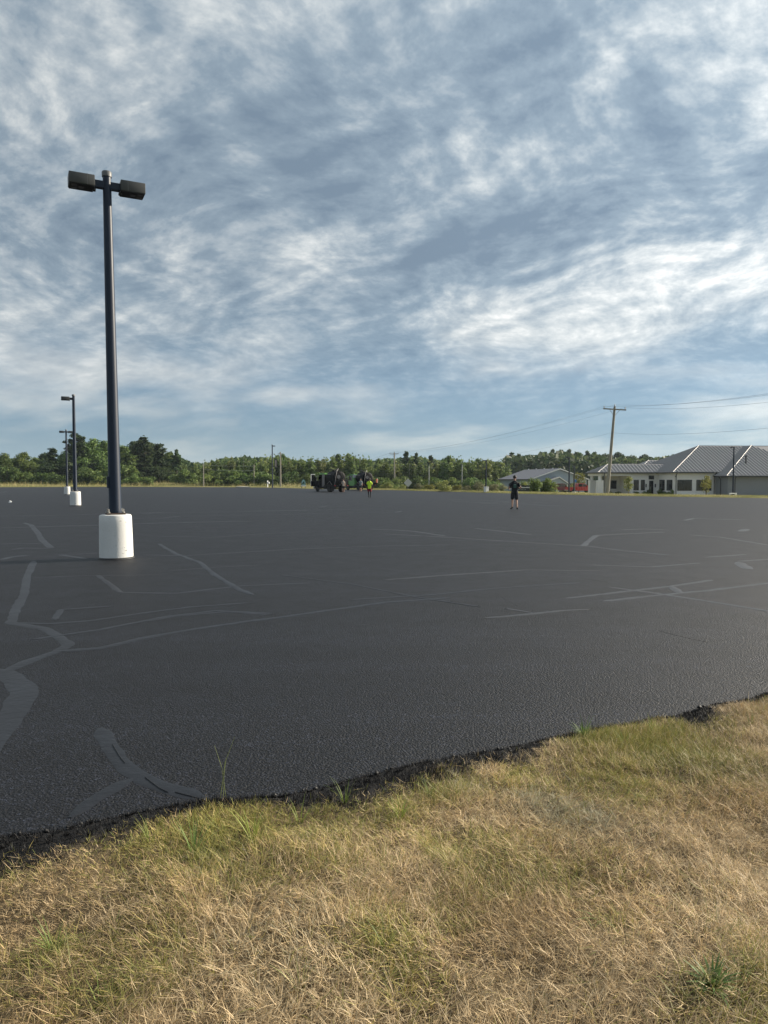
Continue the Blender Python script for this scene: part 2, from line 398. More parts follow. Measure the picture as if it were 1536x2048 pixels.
# ------------------------------------------------------------------ the lot and the ground
A = R(27); U = Vector((math.cos(A), math.sin(A), 0)); NV = Vector((-math.sin(A), math.cos(A), 0))     # axes of the lot
near_px = [(0, 1680), (120, 1660), (240, 1632), (330, 1612), (420, 1598), (560, 1588), (700, 1560), (850, 1525), (1000, 1492), (1130, 1472), (1200, 1456), (1340, 1432), (1420, 1412), (1536, 1388)]
far_px = [(0, 974.4), (250, 973.6), (480, 974.6), (560, 975.6), (620, 977.5), (700, 979), (780, 980.4), (900, 983.6), (1020, 987), (1180, 991), (1340, 993.7), (1536, 996.5)]
near = [on_plane(*p) for p in near_px]
far = [on_plane(*p) for p in far_px]
poly = [near[0] - U * 95] + [near[0] - U * k for k in (60, 30, 12, 4, 1.5)] + near + [near[-1] + U * k for k in (1.5, 4, 10, 20, 36)] + \
       [far[-1] + Vector((4.5, -22, 0)), far[-1] + Vector((3, -8, 0))] + far[::-1] + [far[0] + Vector((-35, 2, 0)), far[0] + Vector((-75, -5, 0)), near[0] - U * 110 + NV * 60]
def densify(pts, step_near=0.12, step_far=1.6):
    out = []
    for i, p in enumerate(pts):
        q = pts[(i + 1) % len(pts)]; L = (q - p).length
        st = step_near if min(p.length, q.length) < 7 and L < 3 else step_far
        k = max(1, int(L / st))
        out += [p.lerp(q, j / k) for j in range(k)]
    return out
LOT = densify(poly)
for p in LOT:                                           # the hand-worked near edge wanders a little
    if p.length < 7:
        w = mnoise.noise(Vector((p.x * 3.1, p.y * 3.1, 0.3))) * 0.05 + mnoise.noise(Vector((p.x * 9, p.y * 9, 1.3))) * 0.02
        p += NV * w
LP = np.array([(p.x, p.y) for p in LOT]); LQ = np.roll(LP, -1, axis=0)
SEG_NEAR = (np.abs(LP) < 13).all(1) & (np.linalg.norm(LQ - LP, axis=1) < 3)
NU = LP[SEG_NEAR] @ np.array([U.x, U.y]); NN = LP[SEG_NEAR] @ np.array([NV.x, NV.y]); _o = np.argsort(NU); NU, NN = NU[_o], NN[_o]
def lot_dist(x, y):
    """signed distance to the edge of the lot, positive outside"""
    P = np.stack([np.atleast_1d(x), np.atleast_1d(y)], -1).astype(float)
    close = len(P) > 2000 and np.abs(P).max() < 10
    if close:                                             # close to the camera only the near edge counts
        return (np.interp(P @ np.array([U.x, U.y]), NU, NN) - P @ np.array([NV.x, NV.y])) * 0.97     # it is close to a straight line
    best = np.full(len(P), 1e9); inside = np.zeros(len(P), bool)
    for a, b in zip(LP, LQ):
        ab = b - a; l2 = max((ab ** 2).sum(), 1e-12)
        tt = np.clip(((P - a) @ ab) / l2, 0, 1)
        best = np.minimum(best, ((P - a - tt[:, None] * ab) ** 2).sum(1))
        c = (a[1] > P[:, 1]) != (b[1] > P[:, 1])
        xi = a[0] + (P[:, 1] - a[1]) * (b[0] - a[0]) / (b[1] - a[1] if abs(b[1] - a[1]) > 1e-12 else 1e-12)
        inside ^= c & (P[:, 0] < xi)
    dd = np.sqrt(best); return np.where(inside, -dd, dd)
def sm(a, b, v):
    t = np.clip((v - a) / (b - a), 0, 1); return t * t * (3 - 2 * t)
def gz(x, y, s=None):
    """height of the open ground"""
    x = np.atleast_1d(np.asarray(x, float)); y = np.atleast_1d(np.asarray(y, float))
    if s is None: s = lot_dist(x, y)
    left = 0.10 * sm(0, 2, s) + 0.75 * sm(3, 32, s) + 0.0 * s
    right = 0.12 * sm(0, 0.8, s) - 0.84 * sm(1.5, 24, s) - 0.45 * sm(24, 75, s) + 3.2 * sm(110, 320, s)
    nearz = -0.2 * sm(0, 0.2, s)
    wr = sm(-22, -2, x); wn = 1 - sm(14, 40, y - 0.35 * np.abs(x))
    z = left * (1 - wr) + right * wr
    z = z * (1 - wn) + nearz * wn
    return np.where(s < -0.001, -0.06, z)
def gp(x, y): return Vector((x, y, float(gz(x, y)[0])))

# asphalt sheet
bm = bmesh.new(); vs = [bm.verts.new((p.x, p.y, 0)) for p in LOT]; bm.faces.new(vs)
bmesh.ops.triangulate(bm, faces=bm.faces)
me = bpy.data.meshes.new('parking_lot'); bm.to_mesh(me); bm.free()
lot = link('parking_lot', me, M['asphalt']); tag(lot, 'wide freshly sealed black asphalt parking lot', kind='structure')
if sum(p.normal.z for p in me.polygons) < 0: me.flip_normals()

# ground: rings spreading outwards from the lot's edge to the horizon
ctr = np.array([-20.0, 70.0])
offs = [-1.5, -0.02, 0.0, .15, .4, .8, 1.5, 2.5, 4, 6, 9, 13, 18, 24, 32, 45, 60, 80, 110, 150, 210, 300, 450, 700, 1200, 2500, 6000]
step = [i for i in range(len(LP)) if i % 3 == 0]
dirs = LP[step] - ctr; dirs /= np.linalg.norm(dirs, axis=1)[:, None]
V = [np.array([[ctr[0], ctr[1], -0.06]])]
for o_ in offs:
    xy = LP[step] + dirs * o_
    s_ = np.full(len(xy), -1.0) if o_ <= -0.02 else lot_dist(xy[:, 0], xy[:, 1]) if o_ > 0 else np.zeros(len(xy))
    z = gz(xy[:, 0], xy[:, 1], s_)
    if o_ == 0.0: z = z * 0 - 0.03
    V.append(np.column_stack([xy, z]))
nn = len(step); V = np.vstack(V); Q = []; T = []
j = np.arange(nn); k = (j + 1) % nn
T = np.column_stack([np.zeros(nn, int), 1 + j, 1 + k])
Q = np.vstack([np.column_stack([1 + r * nn + j, 1 + (r + 1) * nn + j, 1 + (r + 1) * nn + k, 1 + r * nn + k]) for r in range(len(offs) - 1)])
ground = link('ground', np_mesh('ground', V, Q, M['field'], tris=T, smooth=True)); tag(ground, 'open grassy ground around the parking lot', kind='structure')
if ground.data.polygons[5].normal.z < 0: ground.data.flip_normals()

# crack filler: smooth raised bands of sealant, traced along the lot
def ribbon(name, pts, w, mat, z=0.005, taper=True, crown=0.003, wob=0.25, seed=0):
    """a low rounded band along points on the asphalt"""
    P = [pts[0]]
    for a, b in zip(pts[:-1], pts[1:]):
        k = max(1, int((b - a).length / max(0.03, w * 0.4)))
        P += [a.lerp(b, i / k) for i in range(1, k + 1)]
    if len(P) > 600: P = P[::len(P) // 600 + 1] + [P[-1]]
    S = [P[0]] + [(P[i - 1] + P[i] * 2 + P[i + 1]) / 4 for i in range(1, len(P) - 1)] + [P[-1]]
    n = len(S); verts = []; quads = []
    for i, p in enumerate(S):
        d = (S[min(i + 1, n - 1)] - S[max(i - 1, 0)]); d.z = 0; d.normalize(); sd_ = Vector((-d.y, d.x, 0))
        f = min(1.0, 0.25 + 1.0 * min(i, n - 1 - i) / 3.0) if taper else 1.0
        for e, (o_, h) in enumerate(((-1, -z * 0.8), (-0.7, crown * 0.8), (0, crown), (0.7, crown * 0.8), (1, -z * 0.8))):
            ww = w * 0.5 * f * (1 + wob * 1.6 * mnoise.noise(Vector((p.x * 0.7 / w * 0.3, p.y * 0.7 / w * 0.3, seed + (3.3 if o_ > 0 else 0)))) + wob * 1.3 * mnoise.noise(Vector((p.x / w * 0.8, p.y / w * 0.8, seed + (5.1 if o_ > 0 else 9)))))
            verts.append(p + sd_ * o_ * ww + Vector((0, 0, z + h)))
        if i:
            b0 = (i - 1) * 5; b1 = i * 5
            quads += [(b0 + e, b1 + e, b1 + e + 1, b0 + e + 1) for e in range(4)]
    me = np_mesh(name, [tuple(v) for v in verts], quads, mat, smooth=True)
    if sum(p.normal.z for p in me.polygons) < 0: me.flip_normals()
    return link(name, me, None, lot)
fills = [
    ([(200, 1456), (222, 1498), (250, 1532), (274, 1554), (320, 1572), (370, 1586), (412, 1600)], .105),
    ([(268, 1557), (215, 1584), (175, 1610), (140, 1636)], .085),
    ([(-40, 1530), (2, 1460), (30, 1412), (44, 1388), (30, 1362), (8, 1344), (-20, 1338)], .17),
    ([(10, 1345), (50, 1325), (115, 1303), (136, 1290), (116, 1272), (90, 1258), (22, 1246), (28, 1226), (48, 1190), (55, 1150), (68, 1122)], .16),
    ([(115, 1303), (200, 1297), (270, 1280), (350, 1265), (480, 1245), (560, 1235), (700, 1215), (770, 1205), (900, 1196)], .13),
    ([(22, 1246), (100, 1248), (180, 1242), (290, 1226), (385, 1214), (500, 1206)], .10),
    ([(60, 1280), (200, 1260), (330, 1234), (430, 1222), (545, 1228)], .11),
    ([(48, 1046), (62, 1050), (76, 1066), (84, 1080), (102, 1096)], .22),
    ([(118, 1110), (150, 1114), (175, 1118)], .16), ([(118, 1110), (200, 1106)], .12),
    ([(-20, 1088), (95, 1087)], .14), ([(22, 1100), (45, 1096), (110, 1098)], .12), ([(0, 1120), (22, 1114), (60, 1110)], .16),
    ([(335, 1142), (430, 1135), (525, 1130)], .10),
    ([(320, 1073), (425, 1075), (520, 1068), (622, 1064)], .14),
    ([(318, 1088), (350, 1107), (400, 1125), (430, 1150), (480, 1180), (506, 1190)], .13),
    ([(285, 1110), (365, 1112), (500, 1104), (600, 1098), (768, 1092), (900, 1090)], .14),
    ([(110, 1240), (120, 1220), (225, 1213)], .12),
    ([(195, 1150), (215, 1165), (240, 1185), (350, 1187), (480, 1172), (620, 1166)], .12),
    ([(295, 1243), (355, 1232), (450, 1224), (540, 1230)], .09), ([(60, 1156), (160, 1152), (330, 1150)], .08),
    ([(738, 1058), (790, 1060), (830, 1063), (890, 1072)], .16),
    ([(950, 1057), (1000, 1062), (1065, 1070)], .15), ([(1165, 1093), (1178, 1082), (1192, 1071), (1250, 1068), (1330, 1064)], .17),
    ([(768, 1068), (900, 1075), (1050, 1085), (1180, 1093), (1250, 1102), (1345, 1111)], .13),
    ([(968, 1237), (1065, 1228), (1120, 1222), (1178, 1219)], .10), ([(1010, 1217), (1068, 1227)], .07),
    ([(1130, 1197), (1260, 1182), (1340, 1173), (1425, 1160)], .11),
    ([(1205, 1203), (1300, 1192), (1400, 1183), (1545, 1165)], .12),
    ([(1215, 1174), (1300, 1185), (1380, 1197), (1460, 1210), (1560, 1226)], .12),
    ([(1340, 1172), (1350, 1178), (1362, 1187)], .14), ([(1476, 1124), (1486, 1131), (1500, 1139)], .22), ([(1476, 1123), (1545, 1118)], .14),
    ([(1408, 1115), (1450, 1112), (1492, 1109)], .14), ([(1370, 1041), (1385, 1037), (1490, 1040)], .22), ([(1240, 1060), (1290, 1058), (1345, 1061)], .18),
    ([(1380, 1070), (1440, 1074), (1536, 1090)], .14), ([(1180, 1130), (1300, 1134), (1400, 1126)], .10), ([(1480, 1063), (1495, 1058)], .3),
    ([(768, 1160), (900, 1150), (1050, 1140), (1200, 1142)], .09), ([(700, 1200), (860, 1190), (1000, 1176), (1160, 1166)], .08),
    ([(560, 1150), (700, 1168), (840, 1196), (960, 1214)], .07)]
for i, (pp, w) in enumerate(fills):
    ribbon('crack_filler', [on_plane(*p) for p in pp], w * (1.0 if i < 3 else 0.72 if pp[0][0] < 700 else 0.85), M['glare_fill' if pp[0][0] > 700 else 'crack_fill'], z=0.0016 + 0.0003 * (i % 9), crown=0.0012, seed=i * 1.7)  # right-hand bands get sun glare as a lighter base colour
rl = random.Random(5)                                    # the far joints, along and across the lot
for i in range(34):
    u0, n0 = rl.uniform(-70, 40), rl.uniform(22, 120)
    p = U * u0 + NV * n0
    d = U if rl.random() < 0.7 else NV
    pts = [p + d * (k * rl.uniform(1.2, 2.6)) + (NV if d is U else U) * rl.gauss(0, 0.45) for k in range(rl.randint(3, 9))]
    if all(float(lot_dist(q.x, q.y)[0]) < -2 for q in pts):
        ribbon('crack_filler', pts, rl.uniform(.14, .26), M['crack_fill'], z=0.0035 + 0.0004 * (i % 9), seed=50 + i * 1.3)
for i, pp in enumerate([[(1145, 1152), (1180, 1159), (1214, 1164)], [(1302, 1157), (1330, 1160), (1360, 1165)], [(1318, 1262), (1365, 1274), (1415, 1285)],
                        [(1000, 1192), (1035, 1212)], [(225, 1490), (238, 1512), (250, 1528)], [(290, 1556), (322, 1580), (336, 1586)], [(350, 1586), (395, 1597), (406, 1603)], [(45, 1346), (55, 1352)], [(505, 1184), (509, 1192)]]):
    ribbon('open_crack', [on_plane(*p) for p in pp], 0.0045, M['tar_black'], z=0.0062 if 4 <= i <= 6 else 0.0012, crown=0.0005, seed=90 + i)

# ------------------------------------------------------------------ grass
def hash2(ix, iy, seed):
    h = (ix * 374761393 + iy * 668265263 + seed * 1442695041) & 0xFFFFFFFF
    h = ((h ^ (h >> 13)) * 1274126177) & 0xFFFFFFFF
    return ((h ^ (h >> 16)) & 0xFFFF) / 65535.0
def vnoise(x, y, sc, seed=0):
    x = np.asarray(x) * sc + 1000.3; y = np.asarray(y) * sc + 1000.7
    ix = np.floor(x).astype(np.int64); iy = np.floor(y).astype(np.int64); fx = x - ix; fy = y - iy
    fx = fx * fx * (3 - 2 * fx); fy = fy * fy * (3 - 2 * fy)
    a, b, c, d = hash2(ix, iy, seed), hash2(ix + 1, iy, seed), hash2(ix, iy + 1, seed), hash2(ix + 1, iy + 1, seed)
    return (a * (1 - fx) + b * fx) * (1 - fy) + (c * (1 - fx) + d * fx) * fy
def fb(x, y, sc, seed=0): return 0.55 * vnoise(x, y, sc, seed) + 0.3 * vnoise(x, y, sc * 2.1, seed + 1) + 0.15 * vnoise(x, y, sc * 4.3, seed + 2)

def blades(name, P, L, W, az, lean, curl, col, mat, segs=3, twist=None):
    n = len(P); rows = segs + 1
    ang = lean.copy(); pos = P.copy(); out = np.zeros((n, rows, 2, 3)); hd = np.stack([np.cos(az), np.sin(az), np.zeros(n)], -1)
    tw = az + np.pi / 2 + (twist if twist is not None else 0)
    side = np.stack([np.cos(tw), np.sin(tw), np.zeros(n)], -1)
    for r in range(rows):
        w = W * (1.0, 0.85, 0.55, 0.12)[r] if segs == 3 else W * (1 - 0.9 * r / segs)
        out[:, r, 0] = pos - side * (w / 2)[:, None]; out[:, r, 1] = pos + side * (w / 2)[:, None]
        st = (L / segs)[:, None]
        pos = pos + hd * (np.sin(ang)[:, None] * st) + np.array([0, 0, 1.0]) * (np.cos(ang)[:, None] * st)
        ang = np.minimum(ang + curl / segs, 2.0)
    base = (np.arange(n) * rows * 2)[:, None]
    q = np.concatenate([base + np.array([[2 * r, 2 * r + 1, 2 * r + 3, 2 * r + 2]]) for r in range(segs)], 0)
    cc = np.repeat(col, rows * 2, axis=0)
    return np_mesh(name, out.reshape(-1, 3), q, mat, cc, smooth=True)

def mound(x, y):
    s = lot_dist(x, y); f = sm(0.0, 0.5, s)
    return (fb(x, y, 1.7, 3) - 0.5) * 0.08 * f + (fb(x, y, 6.0, 9) - 0.5) * 0.05 * f + 0.012
# soil under the near grass
gx, gy = np.meshgrid(np.arange(-6, 9, 0.06), np.arange(-3.0, 8.4, 0.06)); gx, gy = gx.ravel(), gy.ravel()
sdist = lot_dist(gx, gy); zz = mound(gx, gy); zz = np.where(sdist < 0, -0.02 + sdist * 0.3, np.minimum(zz, 0.004 + sdist * 0.25))
nxg, nyg = len(np.arange(-6, 9, 0.06)), len(np.arange(-3.0, 8.4, 0.06))
ii = (np.arange(nyg - 1)[:, None] * nxg + np.arange(nxg - 1)[None, :]).ravel()
qd = np.column_stack([ii, ii + 1, ii + nxg + 1, ii + nxg]); keep = (sdist[qd].max(1) > -0.12); qd = qd[keep]
used, inv = np.unique(qd, return_inverse=True)
def stain(x, y): return 0.065 + 0.15 * sm(0.3, 0.8, vnoise(x, y, 2.3, 21)) * (0.5 + vnoise(x, y, 9.0, 24)) + 0.06 * sm(0.5, 0.9, vnoise(x, y, 14.0, 25)) + 0.26 * (1 - sm(-1.8, -0.55, x)) + 0.10 * np.exp(-((x + 0.12) / 0.28) ** 2)
def soil_colour(x, y, s):
    n = fb(x, y, 5, 33)[:, None]
    c = np.array([0.055, 0.038, 0.020]) * (1 - n) + np.array([0.20, 0.145, 0.072]) * n
    k = (1 - sm(0.6, 1.25, s / stain(x, y)))[:, None]
    return c * (1 - k) + np.array([0.007, 0.007, 0.008]) * k
m_, t_, b_ = new_mat('soil'); at_ = nd(t_, 'ShaderNodeAttribute', attribute_name='Col')
g_ = t_.nodes.new('ShaderNodeNewGeometry').outputs['Position']
n_ = nd(t_, 'ShaderNodeTexNoise', {'Vector': g_, 'Scale': 90.0, 'Detail': 5.0, 'Roughness': 0.7}).outputs['Fac']
t_.links.new(mixc(t_, 1.0, at_.outputs['Color'], ramp(t_, n_, [(0.3, (0.45,) * 3), (0.7, (1.6,) * 3)]), 'MULTIPLY'), b_.inputs['Base Color']); b_.inputs['Roughness'].default_value = 0.95
t_.links.new(nd(t_, 'ShaderNodeBump', {'Height': n_, 'Strength': 0.8, 'Distance': 0.02}).outputs[0], b_.inputs['Normal'])
soil = link('grass_verge', np_mesh('grass_verge', np.column_stack([gx, gy, zz])[used], inv.reshape(-1, 4), M['soil'], soil_colour(gx[used], gy[used], sdist[used]), smooth=True))
tag(soil, 'thatch and soil under the dry grass beside the asphalt', kind='structure')

def scatter(n, x0, x1, y0, y1): return rng.uniform(x0, x1, n), rng.uniform(y0, y1, n)
def near_grass():
    xs, ys = [], []
    for dens, test in ((29000, lambda x, y: (np.abs(x - 0.1) < 0.58 * y + 0.2) & (y > 1.7)), (5200, lambda x, y: ~((np.abs(x - 0.1) < 0.58 * y + 0.2) & (y > 1.7)) & (np.abs(x) < 0.95 * y + 1.2) & (y > 0.6)),
                       (900, lambda x, y: ~((np.abs(x) < 0.95 * y + 1.2) & (y > 0.6)))):
        x, y = scatter(int(dens * 15 * 11.4), -6, 9, -3, 8.4); k = test(x, y); x, y = x[k], y[k]
        # only the grass side of the edge (quick test against the line of the near edge, then the true distance)
        e = near[0]; dn = (x - e.x) * NV.x + (y - e.y) * NV.y; k = dn < 0.45; x, y = x[k], y[k]
        xs.append(x); ys.append(y)
    x = np.concatenate(xs); y = np.concatenate(ys); s = lot_dist(x, y)
    k = s > -0.02 + 0.03 * vnoise(x, y, 14, 4); x, y, s = x[k], y[k], s[k]
    # thinner and thicker places
    k = rng.random(len(x)) < 0.45 + 0.75 * fb(x, y, 4.5, 71); x, y, s = x[k], y[k], s[k]
    # blades stand in tufts with thatch showing between
    n = len(x); cs = 0.055; ix, iy = np.floor(x / cs).astype(np.int64), np.floor(y / cs).astype(np.int64)
    tx, ty = (ix + 0.15 + 0.7 * hash2(ix, iy, 301)) * cs, (iy + 0.15 + 0.7 * hash2(ix, iy, 302)) * cs
    pull = np.where(rng.random(n) < 0.6, rng.uniform(0.35, 0.85, n), 0.0) * (hash2(ix, iy, 303) < 0.7)
    x, y = x + (tx - x) * pull, y + (ty - y) * pull; tuft_az = np.arctan2(y - ty, x - tx); tuft_v = 0.7 + 0.6 * hash2(ix, iy, 304)
    s = lot_dist(x, y); k = s > -0.02; x, y, s, pull, tuft_az, tuft_v = x[k], y[k], s[k], pull[k], tuft_az[k], tuft_v[k]; n = len(x)
    edge = 1 - sm(0.12, 0.65, s + 0.25 * (vnoise(x, y, 1.6, 61) - 0.5))
    green = 0.02 + 0.35 * sm(0.60, 0.80, fb(x, y, 1.5, 11)) + 0.55 * edge * sm(0.34, 0.62, fb(x, y, 2.4, 15))
    grey = np.zeros(n)
    for (u, v, r, a) in [(1165, 1468, .16, .5), (1300, 1500, .36, .45), (1420, 1530, .35, .35), (1180, 1560, .3, .35), (640, 1700, .3, .3), (330, 1720, .25, .4), (440, 1700, .15, .4), (510, 1655, .14, .5), (250, 1690, .14, .4), (800, 1640, .12, .5), (860, 1600, .10, .3),
                         (770, 1900, .12, .5), (480, 1770, .12, .3), (120, 1890, .07, .5), (680, 1640, .15, .4), (1240, 1590, .2, .3), (200, 2010, .10, .4), (830, 1980, .1, .4), (1230, 1850, .07, .4)]:
        p = on_plane(u, v); green += a * np.exp(-((x - p.x) ** 2 + (y - p.y) ** 2) / r ** 2)
    for (u, v, r, a) in [(920, 1575, .13, .8), (1110, 1630, .17, .8), (1190, 1660, .16, .7), (430, 1730, .12, .5), (1060, 1600, .12, .5), (540, 1900, .2, .3)]:
        p = on_plane(u, v); grey += a * np.exp(-((x - p.x) ** 2 + (y - p.y) ** 2) / r ** 2)
    r = rng.random(n); isg = r < np.clip(green * 0.95, 0, 0.65); isgrey = ~isg & (rng.random(n) < np.clip(grey, 0, 0.8))
    mix = np.clip(fb(x, y, 2.2, 41) * 1.5 - 0.25 + rng.normal(0, 0.28, n), 0, 1)[:, None]
    straw = np.array([0.68, 0.57, 0.345]) * mix + np.array([0.52, 0.395, 0.185]) * (1 - mix)
    straw *= np.where(rng.random(n) < 0.15, 1.3, rng.uniform(0.38, 1.15, n))[:, None]
    gm = np.clip(rng.normal(0.5, 0.35, n), 0, 1)[:, None]
    gcol = (np.array([0.31, 0.30, 0.085]) * gm + np.array([0.155, 0.19, 0.055]) * (1 - gm)) * rng.uniform(0.7, 1.25, n)[:, None]
    ycol = np.array([0.46, 0.40, 0.135]) * rng.uniform(0.7, 1.2, n)[:, None]
    col = np.where(isg[:, None], gcol, straw)
    tint = (rng.random(n) < np.clip(green * 0.9, 0, 0.6))[:, None]; col = np.where(tint & ~isg[:, None], ycol, col)
    col = np.where(isgrey[:, None], np.array([0.47, 0.44, 0.29]) * rng.uniform(0.6, 1.15, n)[:, None], col)
    # blades the sealer was sprayed on
    st = s / stain(x, y) + rng.normal(0, 0.22, n)
    col = np.where((st < 1.0)[:, None], np.array([0.008, 0.008, 0.009]), col)
    erect = rng.random(n) < 0.22 + 0.4 * edge + 0.35 * isg + 0.3 * isgrey
    L = np.where(erect, rng.uniform(0.02, 0.06, n), rng.uniform(0.03, 0.085, n)) * (0.6 + 0.8 * fb(x, y, 3.0, 55)) * (1 + 0.35 * edge)
    L *= np.where(isg, 1.2, 1.0) * np.where(st < 1.0, 0.55, 1.0)
    L *= np.where(s < 0.03, 0.6, 1.0) * np.where((st >= 1.0) & (st < 2.2), 0.6, 1.0)
    lean = np.where(erect, np.abs(rng.normal(0.25, 0.2, n)), rng.uniform(0.75, 1.5, n))
    curl = np.where(erect, rng.uniform(0.1, 0.9, n), rng.uniform(-0.6, 0.8, n))
    flow = vnoise(x, y, 1.3, 81) * 9.0
    az = np.where(rng.random(n) < 0.45, flow + rng.normal(0, 0.6, n), rng.uniform(0, 2 * np.pi, n))
    col = np.where((st < 1.0)[:, None], col, col * (0.62 + 0.75 * fb(x, y, 1.4, 91))[:, None] * 1.08)
    L *= 0.85 * (1 + 0.15 * edge * sm(0.5, 0.9, x) * (st > 1.2))
    az = np.where(pull > 0, tuft_az + rng.normal(0, 0.7, n), az)
    L *= np.where(pull > 0, tuft_v, 1.0)
    W = rng.uniform(0.0011, 0.0023, n) * np.where(isg, 1.45, 1.0)
    z = np.where(s < 0, 0.0, np.minimum(mound(x, y), 0.004 + s * 0.25)) + np.where(erect, 0.0, rng.uniform(0, 0.03, n) * sm(0.02, 0.2, s)) - 0.004
    o = link('dry_grass', blades('dry_grass', np.column_stack([x, y, z]), L, W, az, lean, curl, col, M['grass_blade'], twist=rng.normal(0, 0.7, n)))
    tag(o, 'sun-dried tan and green grass along the near asphalt edge', 'grass', kind='stuff')
    return n
print('near blades', near_grass())
# crumbs of sealed stone broken from the edge
def crumbs():
    n = 1500; u_ = rng.uniform(NU[0] + 6, NU[-1] - 4, n); nn_ = np.interp(u_, NU, NN) - np.abs(rng.normal(0.0, 0.06, n)) + 0.02
    x, y = u_ * U.x + nn_ * NV.x, u_ * U.y + nn_ * NV.y; s_ = lot_dist(np.concatenate([x, np.zeros(2001)]), np.concatenate([y, np.zeros(2001)]))[:n]
    base = np.array([(1, 0, 0), (-1, 0, 0), (0, 1, 0), (0, -1, 0), (0, 0, 1), (0, 0, -1)], float)
    tri = np.array([(0, 2, 4), (2, 1, 4), (1, 3, 4), (3, 0, 4), (2, 0, 5), (1, 2, 5), (3, 1, 5), (0, 3, 5)])
    sc = rng.gamma(2.0, 0.0024, n)[:, None, None]; V_ = base[None] * rng.uniform(0.6, 1.3, (n, 6, 1)) * sc
    a = rng.uniform(0, 6.28, n); ca, sa = np.cos(a)[:, None], np.sin(a)[:, None]; X = V_[..., 0] * ca - V_[..., 1] * sa; Y = V_[..., 0] * sa + V_[..., 1] * ca
    V_ = np.stack([X + x[:, None], Y + y[:, None], V_[..., 2] + (np.where(s_ < 0, 0.0, 0.006) + sc[:, 0, 0] * 0.5)[:, None]], -1)
    T_ = (np.arange(n)[:, None, None] * 6 + tri[None]).reshape(-1, 3)
    tag(link('edge_crumbs', np_mesh('edge_crumbs', V_.reshape(-1, 3), None, M['tar_black'], tris=T_)), 'loose black stones along the broken asphalt edge', 'stones', kind='stuff')
crumbs()

def weed(name, u, v, n, L, W, col, label, spread=(0.2, 1.1), z0=0.02, group=None, curl=(0.3, 1.2)):
    p = on_plane(u, v); p.z = float(mound(np.array([p.x]), np.array([p.y]))[0])
    root = empty(name, p, 0, label, 'weed', group)
    rw = random.Random(int(u * 7 + v))
    for i in range(n):
        a = rw.uniform(0, 2 * math.pi); ln = L * rw.uniform(0.6, 1.15); w = W * rw.uniform(0.7, 1.2)
        c = np.array([col]) * rw.uniform(0.7, 1.25)
        me = blades('leaf', np.array([[0.012 * math.cos(a), 0.012 * math.sin(a), 0.0]]), np.array([ln]), np.array([w]), np.array([a]), np.array([rw.uniform(*spread)]), np.array([rw.uniform(*curl)]), c, M['grass_blade'], segs=5)
        link('leaf', me, None, root)
weed('broadleaf_weed', 1425, 1992, 46, 0.085, 0.014, (0.12, 0.19, 0.06), 'dark green broadleaf weed clump at the lower right of the dry grass', (0.2, 1.2))
weed('grass_tuft', 1205, 1838, 7, 0.13, 0.0065, (0.17, 0.24, 0.08), 'small wide-bladed green sprig right of centre in the dry grass', (0.6, 1.4))
weed('grass_tuft', 108, 1905, 16, 0.13, 0.005, (0.2, 0.28, 0.07), 'green grass tuft by the left edge of the dry grass', (0.05, 0.5))
weed('grass_tuft', 1168, 1476, 40, 0.12, 0.007, (0.14, 0.21, 0.055), 'leafy green tuft leaning over the asphalt edge', (0.2, 1.1))
weed('grass_tuft', 388, 1706, 18, 0.16, 0.0055, (0.19, 0.28, 0.08), 'bright green grass tuft at the blackened edge on the left', (0.05, 0.6))
weed('grass_tuft', 506, 1690, 18, 0.16, 0.0055, (0.26, 0.31, 0.07), 'yellow-green grass tuft just right of the blackened edge', (0.05, 0.5))
weed('grass_tuft', 800, 1648, 22, 0.10, 0.005, (0.26, 0.33, 0.07), 'bright yellow-green tuft near the middle of the dry grass', (0.05, 0.6))
weed('grass_tuft', 1485, 1975, 14, 0.09, 0.006, (0.08, 0.13, 0.04), 'thin green sprig beside the dark broadleaf weed', (0.3, 1.2))
for (u, v, n_, L_, c_, t_) in [(300, 1690, 14, 0.12, (0.22, 0.26, 0.07), 'small yellow-green tuft left of the two bright tufts'), (860, 1600, 16, 0.11, (0.16, 0.22, 0.07), 'grey-green tuft right of the dark edge at the centre'), (600, 1650, 14, 0.12, (0.2, 0.25, 0.06), 'loose green tuft below the tall dark edge grass'),
        (690, 1612, 16, 0.12, (0.15, 0.21, 0.05), 'green tuft against the blackened edge near the centre'), (1300, 1470, 26, 0.11, (0.24, 0.29, 0.07), 'long yellow-green tuft at the right asphalt edge'), (1250, 1500, 22, 0.10, (0.2, 0.26, 0.06), 'green tuft below the right asphalt edge'), (1500, 1450, 20, 0.10, (0.2, 0.24, 0.07), 'green tuft at the far right of the verge'),
        (770, 1910, 20, 0.09, (0.2, 0.25, 0.07), 'sparse green tuft low in the middle of the grass'), (200, 2020, 14, 0.09, (0.24, 0.28, 0.08), 'thin green tuft at the lower left'), (600, 1980, 8, 0.12, (0.26, 0.28, 0.1), 'few tall pale green blades low left of the middle')]:
    weed('grass_tuft', u, v, n_, L_, 0.0042, c_, t_, (0.05, 0.6))
p = on_plane(440, 1600); stalk = empty('seed_stalk', p, 0, 'two tall thin seed stalks rising at the asphalt edge', 'weed')
for dx, ln, tilt in ((0.0, 0.30, 0.25), (0.03, 0.26, -0.2), (0.015, 0.2, 0.05)):
    MB().tube([(dx, 0, 0), (dx + tilt * 0.1, 0, ln * 0.6), (dx + tilt * 0.28, 0.01, ln)], [0.0014, 0.0011, 0.0007], 5).build('stalk', simple('stalk_green', (0.16, 0.19, 0.06), 0.7) if 'stalk_green' not in M else M['stalk_green'], stalk)

